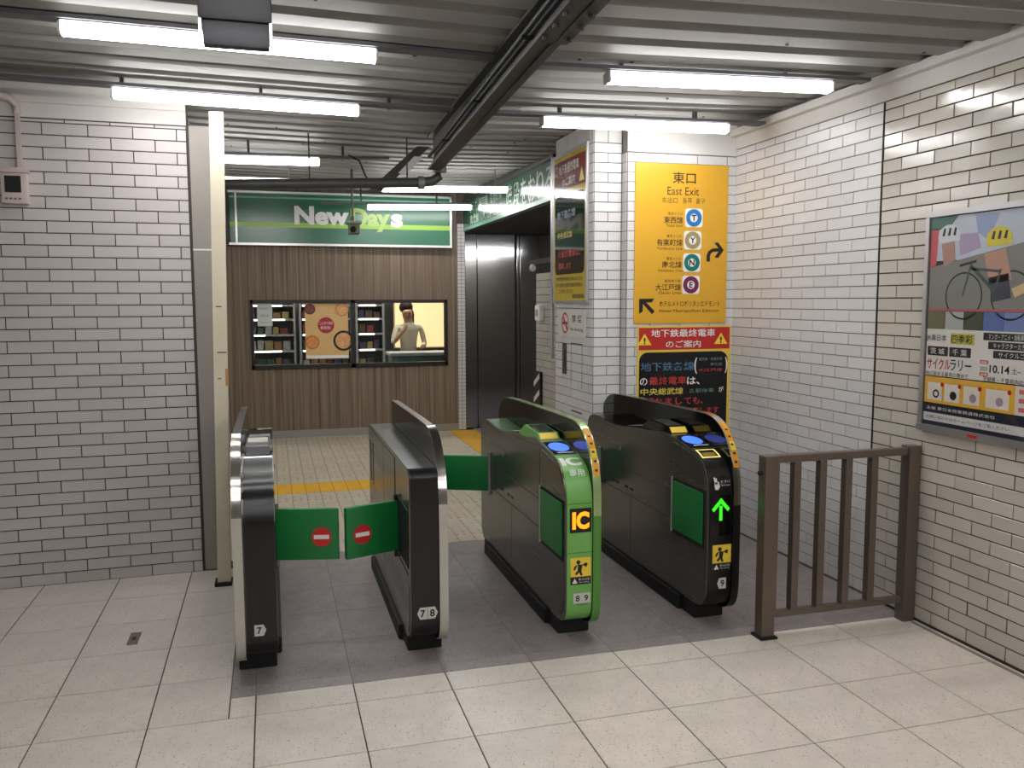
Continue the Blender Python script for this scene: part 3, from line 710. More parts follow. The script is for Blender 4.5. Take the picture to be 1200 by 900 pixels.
# gate 8|9, green IC gate
g3, a0, a1, c0, c1, lx, dl, fr, top = gate('green fronted IC only ticket gate with an orange lit display', 1.328, 1, 'green')
reader(g3, top, a0, a1, M_GREEN)
fc = FR()
text('IC', fc, 1.394, .074, .104, .076, M_WHITE, g3, bold=.06, curve=BF, d=.001)
text('専用', fc, 1.402, .155, .076, .040, M_WHITE, g3, bold=.02, curve=BF, d=.001)
MB().box(a0 + .007, a1 - .001, 3.7518, 3.7535, .6845, .6885).build('seam', M_GREEN_D, g3); MB().box(a0 + .007, a1 - .001, 3.7518, 3.7535, .4445, .4485).build('seam', M_GREEN_D, g3)
led = fc.rectm(1.347, -.664, 1.456, -.546, .0016, .002).build('led_display', M_BLACKG, g3)
text('IC', fc, 1.401, -.605, .086, .086, M_LEDO, led, d=.003, bold=.07)
warn_sticker(fc, g3, 1.402, -.357); tagplate(fc, 1.409, -.222, .088, .050, RECT, g3, [('8', -.022), ('9', .022)], 'grey plate reading 8 and 9')
text('JR EAST', fc, 1.409, -.188, .05, .010, M_INK, g3, d=.001)
trim_sticker(g3, c0, c1, top)
# folded front flap in its bay, unfolded rear flap across the lane
def folded(t, lx):
    MB().box(lx - .0035, lx, 3.785, 4.150, .400, .695).build('bay', M_BLACKM, t)
    MB().box(lx - .010, lx - .002, 3.800, 4.135, .418, .682, .003).build('folded_flap', M_FLAP, t)
    MB().tube([(lx - .006, 4.143, .40), (lx - .006, 4.143, .70)], .006, 8).build('hinge', M_ALU, t, smooth=True)
folded(g3, lx); flap(g3, (lx - .010, 5.20), (1.02, 5.33), .442, .668)
MB().tube([(lx - .010, 5.195, .42), (lx - .010, 5.195, .69)], .012, 10).build('hinge', M_ALU, g3, smooth=True)
# gate 9
g4, a0, a1, c0, c1, lx, dl, fr, top = gate('rightmost black ticket gate with a lit green arrow and a number 9 plate', 2.080, 1, 'black')
reader(g4, top, a0, a1, M_BLACKG); trim_sticker(g4, c0, c1, top)
fc = FR()
bend_patch(2.090, 2.196, .028, .112, .0012, 'slot_frame', mat('frame_pale_yellow', (250, 240, 140), .4, emit=.25), g4, ring=.009)
bend_patch(2.108, 2.178, .066, .098, .0012, 'slot_label', mat('slot_gold', (150, 126, 30), .4), g4)
b = MB()
for pts in ([(2.104, -.770), (2.112, -.772), (2.122, -.735), (2.114, -.733)], [(2.114, -.766), (2.121, -.768), (2.130, -.735), (2.122, -.733)], [(2.108, -.742), (2.134, -.748), (2.142, -.722), (2.132, -.706), (2.116, -.708)]):
    q = fc.plate([(x, y) for x, y in pts], .001); b.add(q.v, q.f)
b.build('hand_mark', M_WHITE, g4)
text('IC・きっぷ', fc, 2.172, -.748, .050, .016, M_WHITE, g4, d=.001); text('Touch or insert', fc, 2.172, -.730, .050, .010, M_WHITE, g4, d=.001)
disp = fc.rectm(2.092, -.680, 2.206, -.470, .0010, .001).build('display_window', M_BLACKG, g4)
b = MB()
for pts in ([(2.140, -.625), (2.158, -.625), (2.158, -.548), (2.140, -.548)], [(2.149, -.664), (2.160, -.648), (2.110, -.594), (2.098, -.608)], [(2.149, -.664), (2.138, -.648), (2.188, -.594), (2.200, -.608)]):
    q = fc.plate(pts, .0024); b.add(q.v, q.f)
b.build('arrow', M_LEDG, disp)
warn_sticker(fc, g4, 2.160, -.358); tagplate(fc, 2.162, -.224, .050, .056, HEXL, g4, [('9', .004)], 'grey plate reading 9')
folded(g4, lx); flap(g4, (lx - .010, 5.20), (1.78, 5.33), .442, .668)
MB().tube([(lx - .010, 5.195, .42), (lx - .010, 5.195, .69)], .012, 10).build('hinge', M_ALU, g4, smooth=True)

# ------------------------------------------------------------------ bronze railing
fx = thing('railing', 'bronze metal railing between gate 9 and the right wall', 'railing', (2.7, 3.56, 0))
MB().box(2.262, 2.332, 3.535, 3.600, 0, .905, .004).build('post', M_FRAME, fx)
MB().box(3.086, 3.156, 3.535, 3.600, 0, .915, .004).build('post', M_FRAME, fx)
MB().box(2.332, 3.086, 3.545, 3.590, .868, .905, .004).build('top_rail', M_FRAME, fx)
MB().box(2.332, 3.086, 3.548, 3.587, .098, .128, .003).build('bottom_rail', M_FRAME, fx)
for x in (2.449, 2.594, 2.742, 2.893): MB().box(x - .019, x + .019, 3.548, 3.588, .128, .868, .002).build('baluster', M_FRAME, fx)
MB().box(2.332, 2.345, 3.545, 3.590, .128, .868).build('edge_strip', M_FRAME, fx)
MB().tube([(2.245, 3.57, .82), (2.262, 3.57, .82)], .011, 10).build('bolt', M_BLACKM, fx)
MB().box(2.25, 2.344, 3.52, 3.615, 0, .012, .003).build('base_plate', M_BLACKM, fx)

# ------------------------------------------------------------------ cream post, grey casing on the left
cp = thing('support_post', 'narrow cream painted steel post beside the tiled left wall', 'post', (-.30, 5.15, 0))
v = []
for z, xc in ((0, -.302), (2.70, -.2548)): v += [(xc - .037, 5.115, z), (xc + .037, 5.115, z), (xc + .037, 5.19, z), (xc - .037, 5.19, z)]
MB().add(v, [(0, 3, 2, 1), (4, 5, 6, 7), (0, 1, 5, 4), (1, 2, 6, 5), (2, 3, 7, 6), (3, 0, 4, 7)]).build('shaft', M_CREAM, cp)
MB().box(-.355, -.258, 5.095, 5.21, 0, .022, .004).build('foot', M_BLACKM, cp)
for z, w in ((1.62, .03), (1.36, .05), (1.21, .018)): MB().box(-.305 + .02 * (z / 2.8), -.305 + .02 * (z / 2.8) + w, 5.1135, 5.115, z, z + .006).build('scratch', M_STEEL_DK, cp)
MB().box(-.255, -.237, 5.113, 5.115, 1.17, 1.27).build('tape', mat('tape_tan', (190, 150, 100), .6), cp)
gc = thing('shutter_casing', 'flat grey metal casing standing between tiled wall and cream post', 'casing', (-.37, 5.5, 0))
MB().box(-.436, -.300, 5.455, 5.60, 0, 1.955, .003).build('lower_panel', M_GREYP, gc)
MB().box(-.436, -.300, 5.455, 5.60, 1.965, 2.68, .003).build('upper_panel', M_GREYP, gc)
MB().box(-.436, -.300, 5.4545, 5.6, 1.955, 1.965).build('joint_strip', M_WHITE, gc)
MB().box(-.440, -.428, 5.452, 5.60, 0, 2.70).build('guide', mat('guide_dark', (70, 64, 62), .6), gc)

# ------------------------------------------------------------------ wall box and conduit on the left wall
wb = thing('meter_box', 'small off-white box with a dark window on the left wall', 'wall box', LW(.92, 2.19))
def lwbox(name, m, s0, s1, z0, z1, d0, d1, c=0.0, parent=wb):
    Mx = Matrix.Translation(LW((s0 + s1) / 2, (z0 + z1) / 2, (d0 + d1) / 2)) @ Matrix.Rotation(THL, 4, 'Z')
    return MB().obox(Mx, s1 - s0, d1 - d0, z1 - z0, c).build(name, m, parent, smooth=c > 0)
M_BOXW = mat('box_offwhite', (206, 192, 186), .45, var=.04)
wbb = lwbox('body', M_BOXW, .835, .965, 2.195, 2.375, .004, .06, .006)
lwbox('hood', M_BOXW, .828, .972, 2.362, 2.390, .004, .075, .004)
lwbox('window', mat('window_dark', (20, 20, 26), .5), .865, .945, 2.255, 2.345, .058, .063)
for i in range(4): lwbox('button', mat('button_grey', (110, 100, 98), .5), .868 + .022 * i, .880 + .022 * i, 2.216, 2.226, .058, .063)
lwbox('conduit', M_BOXW, .862, .884, 2.390, 2.70, .006, .03)
cd = MB().tube([LW(.873, 2.69, .02), LW(.873, 2.73, .025), LW(.90, 2.765, .04), LW(1.0, 2.79, .07), LW(1.25, 2.815, .12)], .02, 10).build('bent_conduit', M_BOXW, wb, smooth=True)

# ------------------------------------------------------------------ yellow exit sign
def panel_sign(name, label, cat, face, m, t=.012, frame=None):
    c = face.at(face.W / 2, face.H); o = thing(name, label, cat, c)
    face.rectm(face.rect[0], face.rect[1], face.rect[2], face.rect[3], t, t - .0005).build('panel', m, o)
    face.o = face.o + face.n * t
    return o
ys_ = Face((2.400, YC - .005, 2.578), (1, 0, 0), (0, 0, -1), .700, 1.086, (743, 191, 851.5, 379))
sy = panel_sign('exit_sign', 'tall yellow East Exit sign with round line symbols', 'sign', ys_, M_YEL)
tx = lambda s, x, y, w, h, m=M_INK, b=.0, f=ys_, p=sy: text(s, f, x, y, w, h, m, p, bold=b)
tx('東口', 799, 207, 27, 13.5, b=.03); tx('East Exit', 798, 222.5, 37, 9.5); tx('东出口', 782.5, 233.5, 18, 6.6); tx('동쪽', 803, 233.5, 11, 6.6); tx('출구', 818.5, 233.5, 11, 6.6)
tx('東京メトロ', 789, 249, 17, 3.6); tx('東西線', 787, 256.5, 22, 8, b=.02); tx('Tozai Line', 788, 263, 19, 3.2)
tx('東京メトロ', 788, 275.5, 17, 3.6); tx('有楽町線', 783, 283, 30, 8, b=.02); tx('Yurakucho Line', 783, 290, 30, 3.2)
tx('東京メトロ', 788, 302, 17, 3.6); tx('南北線', 786, 309, 23, 8, b=.02); tx('Namboku Line', 784, 316, 28, 3.2)
tx('都営地下鉄', 787, 328.5, 19, 3.6); tx('大江戸線', 782, 336, 30, 8, b=.02); tx('Oedo Line', 784, 342.5, 26, 3.2)
for ch, x, y, c in (('T', 811, 253.5, (30, 120, 190)), ('Y', 810, 280, (164, 150, 104)), ('N', 809.5, 306.5, (0, 120, 110)), ('E', 808.8, 333, (120, 30, 76))):
    pl_ = ys_.rectm(x - 10.4, y - 11, x + 10.4, y + 11, .0008, 0, .02).build('symbol_plate', M_WHITE, sy)
    ys_.disc(x, y, .060, .0014, 32, .029).build('ring', mat('line_' + ch, c, .4), sy); text(ch, ys_, x, y, 0, 7.2, M_INK, sy, d=.002, bold=.03)
b = MB()
def arc_arrow():
    pts = [(829, 305), (829, 298), (830.5, 294), (834, 291.5), (838, 291)]; w = 2.1; l, r = [], []
    for i, (x, y) in enumerate(pts):
        a = pts[max(i - 1, 0)]; c = pts[min(i + 1, len(pts) - 1)]; dx, dy = c[0] - a[0], c[1] - a[1]; n = math.hypot(dx, dy)
        l.append((x - dy / n * w, y + dx / n * w)); r.append((x + dy / n * w, y - dx / n * w))
    for i in range(len(pts) - 1): b.quad(*[ys_.P(x, y, .001) for x, y in (l[i], l[i + 1], r[i + 1], r[i])])
    b.quad(*[ys_.P(x, y, .0012) for x, y in ((836, 289), (843, 289), (843, 293), (836, 293))])
    b.quad(*[ys_.P(x, y, .0014) for x, y in ((836, 282.5), (840.5, 282), (847.5, 291), (843, 291.5))]); b.quad(*[ys_.P(x, y, .0016) for x, y in ((843, 290.5), (847.5, 291), (841, 300.5), (836.3, 300))])
arc_arrow(); b.build('arrow', M_INK, sy)
b = MB(); P = lambda x, y, d=.001: ys_.P(x, y, d)
b.quad(P(748.5, 349.5), P(766, 349.5), P(763, 354), P(748.5, 354)); b.quad(P(748.5, 349.5, .0012), P(752.8, 349.5, .0012), P(752.8, 364.5, .0012), P(748.5, 367.5, .0012)); b.quad(P(751, 353.5, .0014), P(754, 351, .0014), P(766.5, 364.5, .0014), P(763.5, 368, .0014))
b.build('arrow', M_INK, sy)
tx('ホテルメトロポリタンエドモント', 808, 355.5, 72, 7, b=.015); tx('Hotel Metropolitan Edmont', 807.5, 364.5, 71, 4.6)

# ------------------------------------------------------------------ last-train notice below it
M_NRED = mat('notice_red', (196, 44, 38), .4); M_NYEL = mat('notice_yellow', (236, 206, 84), .4); M_NBLK = mat('notice_black', (20, 18, 18), .25)
nf_ = Face((2.428, YC - .005, 1.474), (1, 0, 0), (0, 0, -1), .718, .78, (747.5, 381, 857, 518))
sn = panel_sign('last_train_notice', 'red and black last train notice below the yellow exit sign', 'notice', nf_, M_NYEL, .010)
nf_.rectm(749, 383, 855.5, 410, .0008).build('red_header', M_NRED, sn)
tn = lambda s, x, y, w, h, m, b=.02: text(s, nf_, x, y, w, h, m, sn, bold=b, d=.0016)
tn('地下鉄最終電車', 800.5, 389.8, 75, 9.5, M_WHITE, .035); tn('のご案内', 800.5, 403.3, 41, 9, M_WHITE, .035)
for x in (755.5, 845):
    nf_.plate([nf_.uv(x - 8, 404), nf_.uv(x + 8, 404), nf_.uv(x, 390)], .0016).build('triangle', mat('tri_yellow', (250, 220, 60), .4), sn)
    text('!', nf_, x, 399, 2.2, 8, M_INK, sn, d=.0022, bold=.03)
nf_.rectm(749.5, 413, 853.5, 516, .0010, 0, .06).build('board', M_NBLK, sn)
M_TB = mat('ink_blue', (72, 116, 150), .4); M_TR = mat('ink_red', (206, 60, 60), .4); M_TY = mat('ink_yellow', (240, 220, 90), .4); M_TG = mat('ink_dim', (96, 130, 126), .4)
tn('地下鉄各線', 782.5, 430.5, 62, 11, M_TB); tn('(', 815.5, 430.5, 3.4, 20, M_WHITE); tn(')', 852, 430.5, 3.2, 20, M_WHITE)
tn('東西線・有楽町線', 833, 422.5, 28, 4, M_TG); tn('南北線', 840, 429, 14, 4, M_TG); tn('大江戸線', 833, 436, 28, 4, M_TR)
tn('の', 755, 448.5, 8.5, 9, M_WHITE); tn('最終電車', 783, 448, 43, 10, M_TR); tn('は、', 813, 449, 15, 9.5, M_WHITE)
tn('中央', 761.5, 461, 20, 8.5, M_TY); tn('総武線', 786.5, 461, 29, 8.5, M_TY); tn('各駅停車', 823, 461.5, 30, 5.5, M_TG); tn('が', 846.5, 460.5, 6, 7, M_WHITE)
tn('遅れまし', 778, 473.5, 44, 9, M_TR); tn('ても、', 814, 473.5, 22, 9, M_TR); tn('発車します', 824, 486.5, 40, 9, M_TR)

# ------------------------------------------------------------------ poster and signs on the pillar side (faces the lane)
pf = Face((XP - .006, 6.285, 2.712), (0, -1, 0), (0, 0, -1), .688, 1.060, (0, 0, 100, 154))
sp_ = panel_sign('pillar_notice', 'framed red and black last train notice on the side of the pillar', 'notice', pf, mat('notice_yellow_gloss', (222, 196, 70), .12, coat=.5), .014)
pf.rectm(2, 5, 98, 36, .001).build('red_header', mat('notice_red_gloss', (150, 40, 40), .12, coat=.5), sp_)
pf.rectm(4, 42, 96, 126, .0012, 0, .05).build('board', mat('notice_black_gloss', (26, 24, 26), .07, coat=.6), sp_)
tp_ = lambda s, x, y, w, h, m, b=.02: text(s, pf, x, y, w, h, m, sp_, bold=b, d=.002)
tp_('地下鉄最終電車', 48, 14, 62, 11, M_WHITE); tp_('のご案内', 48, 28, 40, 9, M_WHITE)
pf.plate([pf.uv(80, 33), pf.uv(95, 33), pf.uv(87.5, 19)], .002).build('triangle', mat('tri_yellow', (250, 220, 60), .4), sp_)
tp_('地下鉄各線', 40, 62, 58, 9, M_TB); tp_('中央', 22, 84, 18, 7, M_TY); tp_('総武線', 46, 84, 27, 7, M_TY); tp_('の最終電車は、', 50, 104, 70, 8, M_TR); tp_('発車します', 36, 117, 40, 7, M_TR)
for i, s in enumerate(('中央線各駅停車が遅れましても', '地下鉄線の最終電車の時刻に', 'ご注意ください')): tp_(s, 50 - 10 * (i == 2), 131 + 6.5 * i, 84 - 34 * (i == 2), 4.5, M_INK, 0)
tp_('飯田橋駅長', 78, 149.5, 34, 4.5, M_INK)
fr_ = MB()
for a in ((-3, -3, 103, 0), (-3, 154, 103, 157), (-3, 0, 0, 154), (100, 0, 103, 154)):
    q = pf.rectm(*a, .004, .018); fr_.add(q.v, q.f)
fr_.build('frame', M_ALU, sp_)
MB().box(XP - .020, XP - .002, 6.335, 6.375, 1.2, 2.75, .004).build('edge_post', M_ALU, sp_)
nsf = Face((XP - .006, 6.20, 1.580), (0, -1, 0), (0, 0, -1), .58, .195, (0, 0, 58, 19.5))
ns = panel_sign('no_smoking_sign', 'small white no smoking sign on the pillar side', 'sign', nsf, mat('sign_white', (222, 220, 214), .4), .008)
nsf.disc(16, 9.5, .078, .001, 28, .064).build('red_ring', M_RED, ns)
q = nsf.plate([nsf.uv(10.5, 5.6), nsf.uv(12.2, 4), nsf.uv(21.5, 13.4), nsf.uv(19.8, 15)], .0012); q.build('red_bar', M_RED, ns)
nsf.rectm(10.5, 8.6, 21, 10.6, .0008).build('cigarette', M_INK, ns)
text('禁 煙', nsf, 41, 6, 20, 5.5, M_INK, ns, bold=.03); text('No smoking', nsf, 41, 14, 26, 3, M_INK, ns)
hs = thing('wall_hatch', 'slim brown metal handle plate set in the pillar tiles', 'plate', (XP, 6.1, 1.17))
MB().box(XP - .008, XP - .0046, 6.03, 6.12, 1.10, 1.33, .001).build('plate', mat('plate_brown', (66, 54, 40), .5), hs)
MB().box(XP - .014, XP - .008, 6.06, 6.09, 1.15, 1.28, .001).build('grip', mat('grip_brown', (84, 70, 52), .4, metal=.5), hs)
dh = thing('pillar_door', 'flush tiled access door outlined by dark gaps on the pillar', 'hatch', (XP, 5.82, 1.03))
bb = MB()
for y0, y1, z0, z1 in ((5.70, 5.704, 1.02, 1.34), (5.93, 5.934, 1.02, 1.34), (5.70, 5.934, 1.336, 1.342), (5.70, 5.92, .836, .846)): bb.box(XP - .0056, XP - .0035, y0, y1, z0, z1)
bb.build('gap', M_BLACKM, dh)

# ------------------------------------------------------------------ green overhead sign towards the lift, soffit and lift lobby
M_GRN = mat('overhead_green', (30, 84, 62), .22)
XG = 2.39
gf = Face((XG - .004, 10.58, 2.86), (0, -1, 0), (0, 0, -1), 3.52, .345, (0, 0, 352, 34.5))
go = panel_sign('overhead_sign', 'long green overhead sign with large white Japanese characters', 'sign', gf, M_GRN, .02)
M_GLT = mat('overhead_letter', (170, 182, 164), .4)
for i, ch in enumerate('階段をおりる'): text(ch, gf, 214 + 25.5 * i, 17, 21, 25, M_GLT, go, d=.0012, bold=.02)
for w_, x_, y_, l_ in (('地下鉄', 52, 9, 40), ('東西線', 104, 9, 42), ('有楽町線', 160, 9, 50), ('南北線', 60, 24, 44), ('大江戸線は', 142, 24, 84)): text(w_, gf, x_, y_, l_, 11.5, M_GLT, go, d=.0012)
MB().box(XG - .026, XG, 7.05, 10.6, 2.865, 2.90).build('top_frame', mat('frame_dark', (48, 52, 48), .5), go)
q = gf.rectm(0, 30.5, 352, 34.5, .0008); q.build('pale_edge', mat('edge_green', (120, 176, 150), .3), go)
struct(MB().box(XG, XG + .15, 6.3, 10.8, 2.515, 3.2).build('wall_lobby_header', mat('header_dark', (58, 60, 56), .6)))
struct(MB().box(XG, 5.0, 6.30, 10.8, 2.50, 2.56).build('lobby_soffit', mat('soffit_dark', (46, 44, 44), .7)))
stub = struct(MB().box(XG, XG + .12, 6.30, 7.60, -.02, 1.90).build('wall_lobby_stub', M_GROUT))
tile_wall(stub, Vector((XG, 7.60, 0)), -math.pi / 2, 1.30, [1.90 - .0658 * k for k in range(30)], .2275, mat('tile_lobby', (178, 172, 164), .4, objvar=.06), offs=(0, .5), gap=.005, vis=lambda a, b, z0, z1: a < .62)
struct(MB().box(4.9, 5.0, 6.3, 10.8, -.02, 2.6).build('wall_lobby_right', M_GREYP)); struct(MB().box(XR, 5.0, 6.2, 6.3, -.02, 2.6).build('wall_lobby_front', M_GREYP))
lb = thing('lobby_bar', 'dark bar with a small round lamp above the tiled lobby stub wall', 'bar', (XG, 7.4, 1.95))
MB().box(XG - .012, XG + .03, 6.9, 7.80, 1.985, 2.03).build('bar', M_BLACKM, lb); MB().ball((XG - .02, 7.66, 1.955), .03, .03, .035).build('lamp', mat('dull_white', (200, 200, 196), .5), lb, smooth=True)
wc = thing('lobby_switch', 'small white box on the lobby stub wall', 'switch box', (XG, 7.44, 1.52))
MB().box(XG - .05, XG - .004, 7.36, 7.50, 1.47, 1.61, .01).build('case', M_WHITE, wc, smooth=True); MB().box(XG - .056, XG - .05, 7.40, 7.46, 1.51, 1.57).build('button', M_GREYP, wc)
sg = thing('striped_guard', 'black and white striped guard at the end of the lobby wall', 'guard', (XG, 7.5, .60))
MB().box(XG - .03, XG - .004, 7.40, 7.60, .02, 1.0).build('backing', M_BLACKM, sg)
for i in range(6):
    z = .10 + .15 * i; MB().add([(XG - .031, 7.585, z), (XG - .031, 7.585, z + .05), (XG - .031, 7.415, z + .14), (XG - .031, 7.415, z + .09)], [(0, 1, 2, 3)]).build('stripe', mat('stripe_white', (210, 208, 200), .5), sg)
# lift front
M_INOX = mat('stainless', (150, 150, 150), .10, metal=1.0, var=.05, nscale=1.2, stretch=(1, 1, 4), bump=.03, bscale=2.2)
lf = thing('lift_front', 'stainless steel lift doors under the green overhead sign', 'lift door', (2.9, 10.75, 0))
for x0, x1 in ((2.392, 2.560), (2.568, 3.062), (3.090, 3.125), (3.135, 3.40)): MB().box(x0, x1, 10.68, 10.72, 0.01, 2.495, .004).build('door_panel' if x1 - x0 > .2 else 'jamb', M_INOX, lf)
MB().box(3.062, 3.090, 10.70, 10.72, .01, 2.49).build('door_gap', M_BLACKM, lf)
struct(MB().box(2.38, 5.0, 10.74, 10.85, -.02, 3.2).build('wall_lift', mat('lift_wall', (70, 70, 68), .6)))

lamp(2.65, 2.43, 3.90, 2.43, 6.62, 'added front lamp under the lift lobby soffit, out of view except as a reflection', 'lift lobby lamps', drop=2.5); lamp(2.78, 2.43, 4.03, 2.43, 7.62, 'added rear lamp under the lift lobby soffit, out of view except as a reflection', 'lift lobby lamps', drop=2.5)  # added lamps, hidden behind the pillar, to brighten and streak the lift doors
# ------------------------------------------------------------------ convenience shop front
YS = 10.60
def wood():
    m = mat('wood_strip', (116, 98, 80), .55, var=.10, nscale=5, stretch=(6, 1, .18))
    nt = m.node_tree; N, L = nt.nodes, nt.links; b = N['Principled BSDF']; src = b.inputs['Base Color'].links[0].from_socket
    tc = N.new('ShaderNodeTexCoord'); mp = N.new('ShaderNodeMapping'); mp.inputs['Scale'].default_value = (22, 1, .35); L.new(tc.outputs['Object'], mp.inputs[0])
    nz = N.new('ShaderNodeTexNoise'); nz.inputs['Scale'].default_value = 1.6; nz.inputs['Detail'].default_value = 5; L.new(mp.outputs[0], nz.inputs[0])
    rr = N.new('ShaderNodeValToRGB'); rr.color_ramp.elements[0].position = .33; rr.color_ramp.elements[0].color = srgb(82, 66, 50); rr.color_ramp.elements[1].position = .66; rr.color_ramp.elements[1].color = srgb(150, 132, 112)
    L.new(nz.outputs[0], rr.inputs[0]); x = N.new('ShaderNodeMix'); x.data_type = 'RGBA'; x.inputs[0].default_value = .7
    L.new(src, x.inputs[6]); L.new(rr.outputs[0], x.inputs[7]); L.new(x.outputs[2], b.inputs['Base Color'])
    return m
M_WOOD = wood()
wx0, wx1, wz0, wz1 = -.225, 2.152, .838, 1.668
ws = MB(); ws.box(-1.0, wx0, YS, YS + .12, -.02, 2.5); ws.box(wx1, 2.285, YS, YS + .12, -.02, 2.5); ws.box(wx0, wx1, YS, YS + .12, -.02, wz0); ws.box(wx0, wx1, YS, YS + .12, wz1, 2.5); ws.box(-1.0, 2.285, YS + .02, YS + .12, 2.5, 3.2)
wall_shop = struct(ws.build('wall_shop', M_WOOD))
struct(MB().box(-1.0, 2.285, YS - .015, YS, 0, .088).build('baseboard_shop', mat('skirting', (158, 154, 144), .4, metal=.4)))
# narrow mosaic strip
ms = MB().box(2.285, 2.39, YS - .004, YS + .16, -.02, 3.0).build('wall_mosaic', M_GROUT); struct(ms)
mm = MB()
for r in range(56):
    for c in range(2): mm.box(2.290 + .049 * c, 2.334 + .049 * c, YS - .009, YS - .004, .01 + .0465 * r, .052 + .0465 * r)
stuff(mm.build('mosaic_tiles', mat('mosaic_white', (206, 202, 200), .35), ms))
# window
win = thing('shop_window', 'wide black framed two-pane shop window below the green sign', 'window', ((wx0 + wx1) / 2, YS, wz0))
M_WF = mat('window_black', (20, 20, 20), .4); wm = 1.0; bw = .052
for nme, a in (('frame_bar', (wx0, wx1, wz0, wz0 + bw)), ('frame_bar', (wx0, wx1, wz1 - bw * .8, wz1)), ('frame_bar', (wx0, wx0 + bw * .7, wz0, wz1)), ('frame_bar', (wx1 - bw * .7, wx1, wz0, wz1)), ('mullion', (.945, 1.005, wz0, wz1))):
    MB().box(a[0], a[1], YS - .025, YS + .05, a[2], a[3], .003).build(nme, M_WF, win)
M_GL = glass('window_glass', (.72, .76, .78))
MB().box(wx0 + .03, .95, YS + .012, YS + .018, wz0 + .04, wz1 - .03).build('pane', M_GL, win); MB().box(1.0, wx1 - .03, YS + .012, YS + .018, wz0 + .04, wz1 - .03).build('pane', M_GL, win)
# print on the glass
fp_ = Face((.405, YS + .0115, 1.628), (1, 0, 0), (0, 0, -1), .515, .675, (357, 355, 408, 420.5))
po = panel_sign('food_poster', 'beige food poster with bowls and a red disc on the shop window', 'poster', fp_, mat('poster_beige', (224, 184, 122), .4, var=.06, nscale=6), .004)
for x, y, r, c, c2 in ((363, 362, .065, (80, 40, 26), (120, 66, 44)), (401, 362.5, .085, (206, 140, 80), (226, 170, 110)), (402, 399.5, .125, (30, 26, 20), (210, 170, 90)), (365, 401, .085, (196, 120, 56), (222, 150, 84))):
    fp_.disc(x, y, r, .0010).build('bowl', mat('bowl_%d' % c[0], c, .5), po); fp_.disc(x, y, r * .78, .0014).build('soup', mat('soup_%d' % c2[1], c2, .5, var=.25, nscale=30), po)
fp_.disc(381.5, 381, .098, .0018).build('red_disc', mat('poster_red', (178, 28, 36), .4), po)
text('こんがり焼き', fp_, 381.5, 378.5, 16, 4, M_WHITE, po, d=.0024); text('新発売!', fp_, 381, 384, 12, 4, M_WHITE, po, d=.0024)
fp_.rectm(357.5, 416.5, 407.5, 420, .0016).build('white_strip', M_WHITE, po)
ff = Face((-.145, YS + .0115, 1.628), (1, 0, 0), (0, 0, -1), .172, .272, (300, 356, 319, 382))
no = panel_sign('window_notice', 'small pale paper notice at the left of the shop window', 'notice', ff, mat('paper_pale', (206, 216, 208), .6), .003)
text('営業時間', ff, 308, 362, 10, 2.6, M_TG, no); text('お知らせ', ff, 309, 370, 11, 3.6, mat('ink_olive', (90, 110, 60), .5), no); text('ご利用ください', ff, 309, 378, 13, 1.8, M_TG, no)
# fascia
sf = Face((-.415, YS - .085, 2.905), (1, 0, 0), (0, 0, -1), 2.60, .575, (270, 229, 524, 289))
sh = panel_sign('shop_fascia', 'green shop fascia sign reading NewDays with a lime stripe', 'shop sign', sf, mat('fascia_green', (40, 108, 78), .25), .014)
sf.rectm(270, 263.5, 524, 269.5, .001).build('lime_stripe', mat('fascia_lime', (150, 196, 70), .35), sh); sf.rectm(270, 233, 524, 235, .001).build('pale_line', mat('fascia_pale', (120, 170, 150), .35), sh)
text('New', sf, 372, 254.5, 62, 23, M_WHITE, sh, d=.006, bold=.045); text('Day', sf, 428, 258.5, 46, 29, mat('fascia_day', (166, 200, 96), .35), sh, d=.005, bold=.045); text('s', sf, 459, 258.5, 14, 17, M_WHITE, sh, d=.006, bold=.045)
bb = MB(); bb.box(-.43, 2.20, YS - .115, YS - .08, 2.305, 2.332); bb.box(2.175, 2.20, YS - .115, YS - .08, 2.332, 2.93); bb.box(-.43, 2.20, YS - .115, YS - .08, 2.905, 2.93); bb.box(-.355, -.335, YS - .115, YS - .08, 2.33, 2.905)
bb.build('frame', mat('fascia_frame', (214, 214, 210), .3, metal=.5), sh)
MB().box(-.6, 2.22, YS - .08, YS, 2.315, 2.95).build('box', mat('fascia_box', (60, 66, 62), .5), sh)
# small camera hanging in front of the fascia
cm = thing('security_camera', 'small camera hanging on a rod in front of the green shop sign', 'camera', (.80, 8.5, 2.3))
MB().tube([(.80, 8.5, zceil(.8, 8.5) + .01), (.80, 8.5, 2.44)], .011, 8).build('rod', M_STEEL_DK, cm); MB().box(.76, .86, 8.42, 8.58, 2.30, 2.40, .012).build('body', mat('cam_olive', (92, 100, 80), .45), cm, smooth=True)
MB().box(.74, .88, 8.40, 8.60, 2.395, 2.42, .006).build('hood', mat('cam_hood', (120, 128, 110), .45), cm); MB().tube([(.80, 8.42, 2.345), (.79, 8.39, 2.335)], .028, 14).build('lens', M_BLACKG, cm, smooth=True); MB().box(.785, .815, 8.48, 8.52, 2.415, 2.47).build('bracket', M_STEEL_DK, cm)

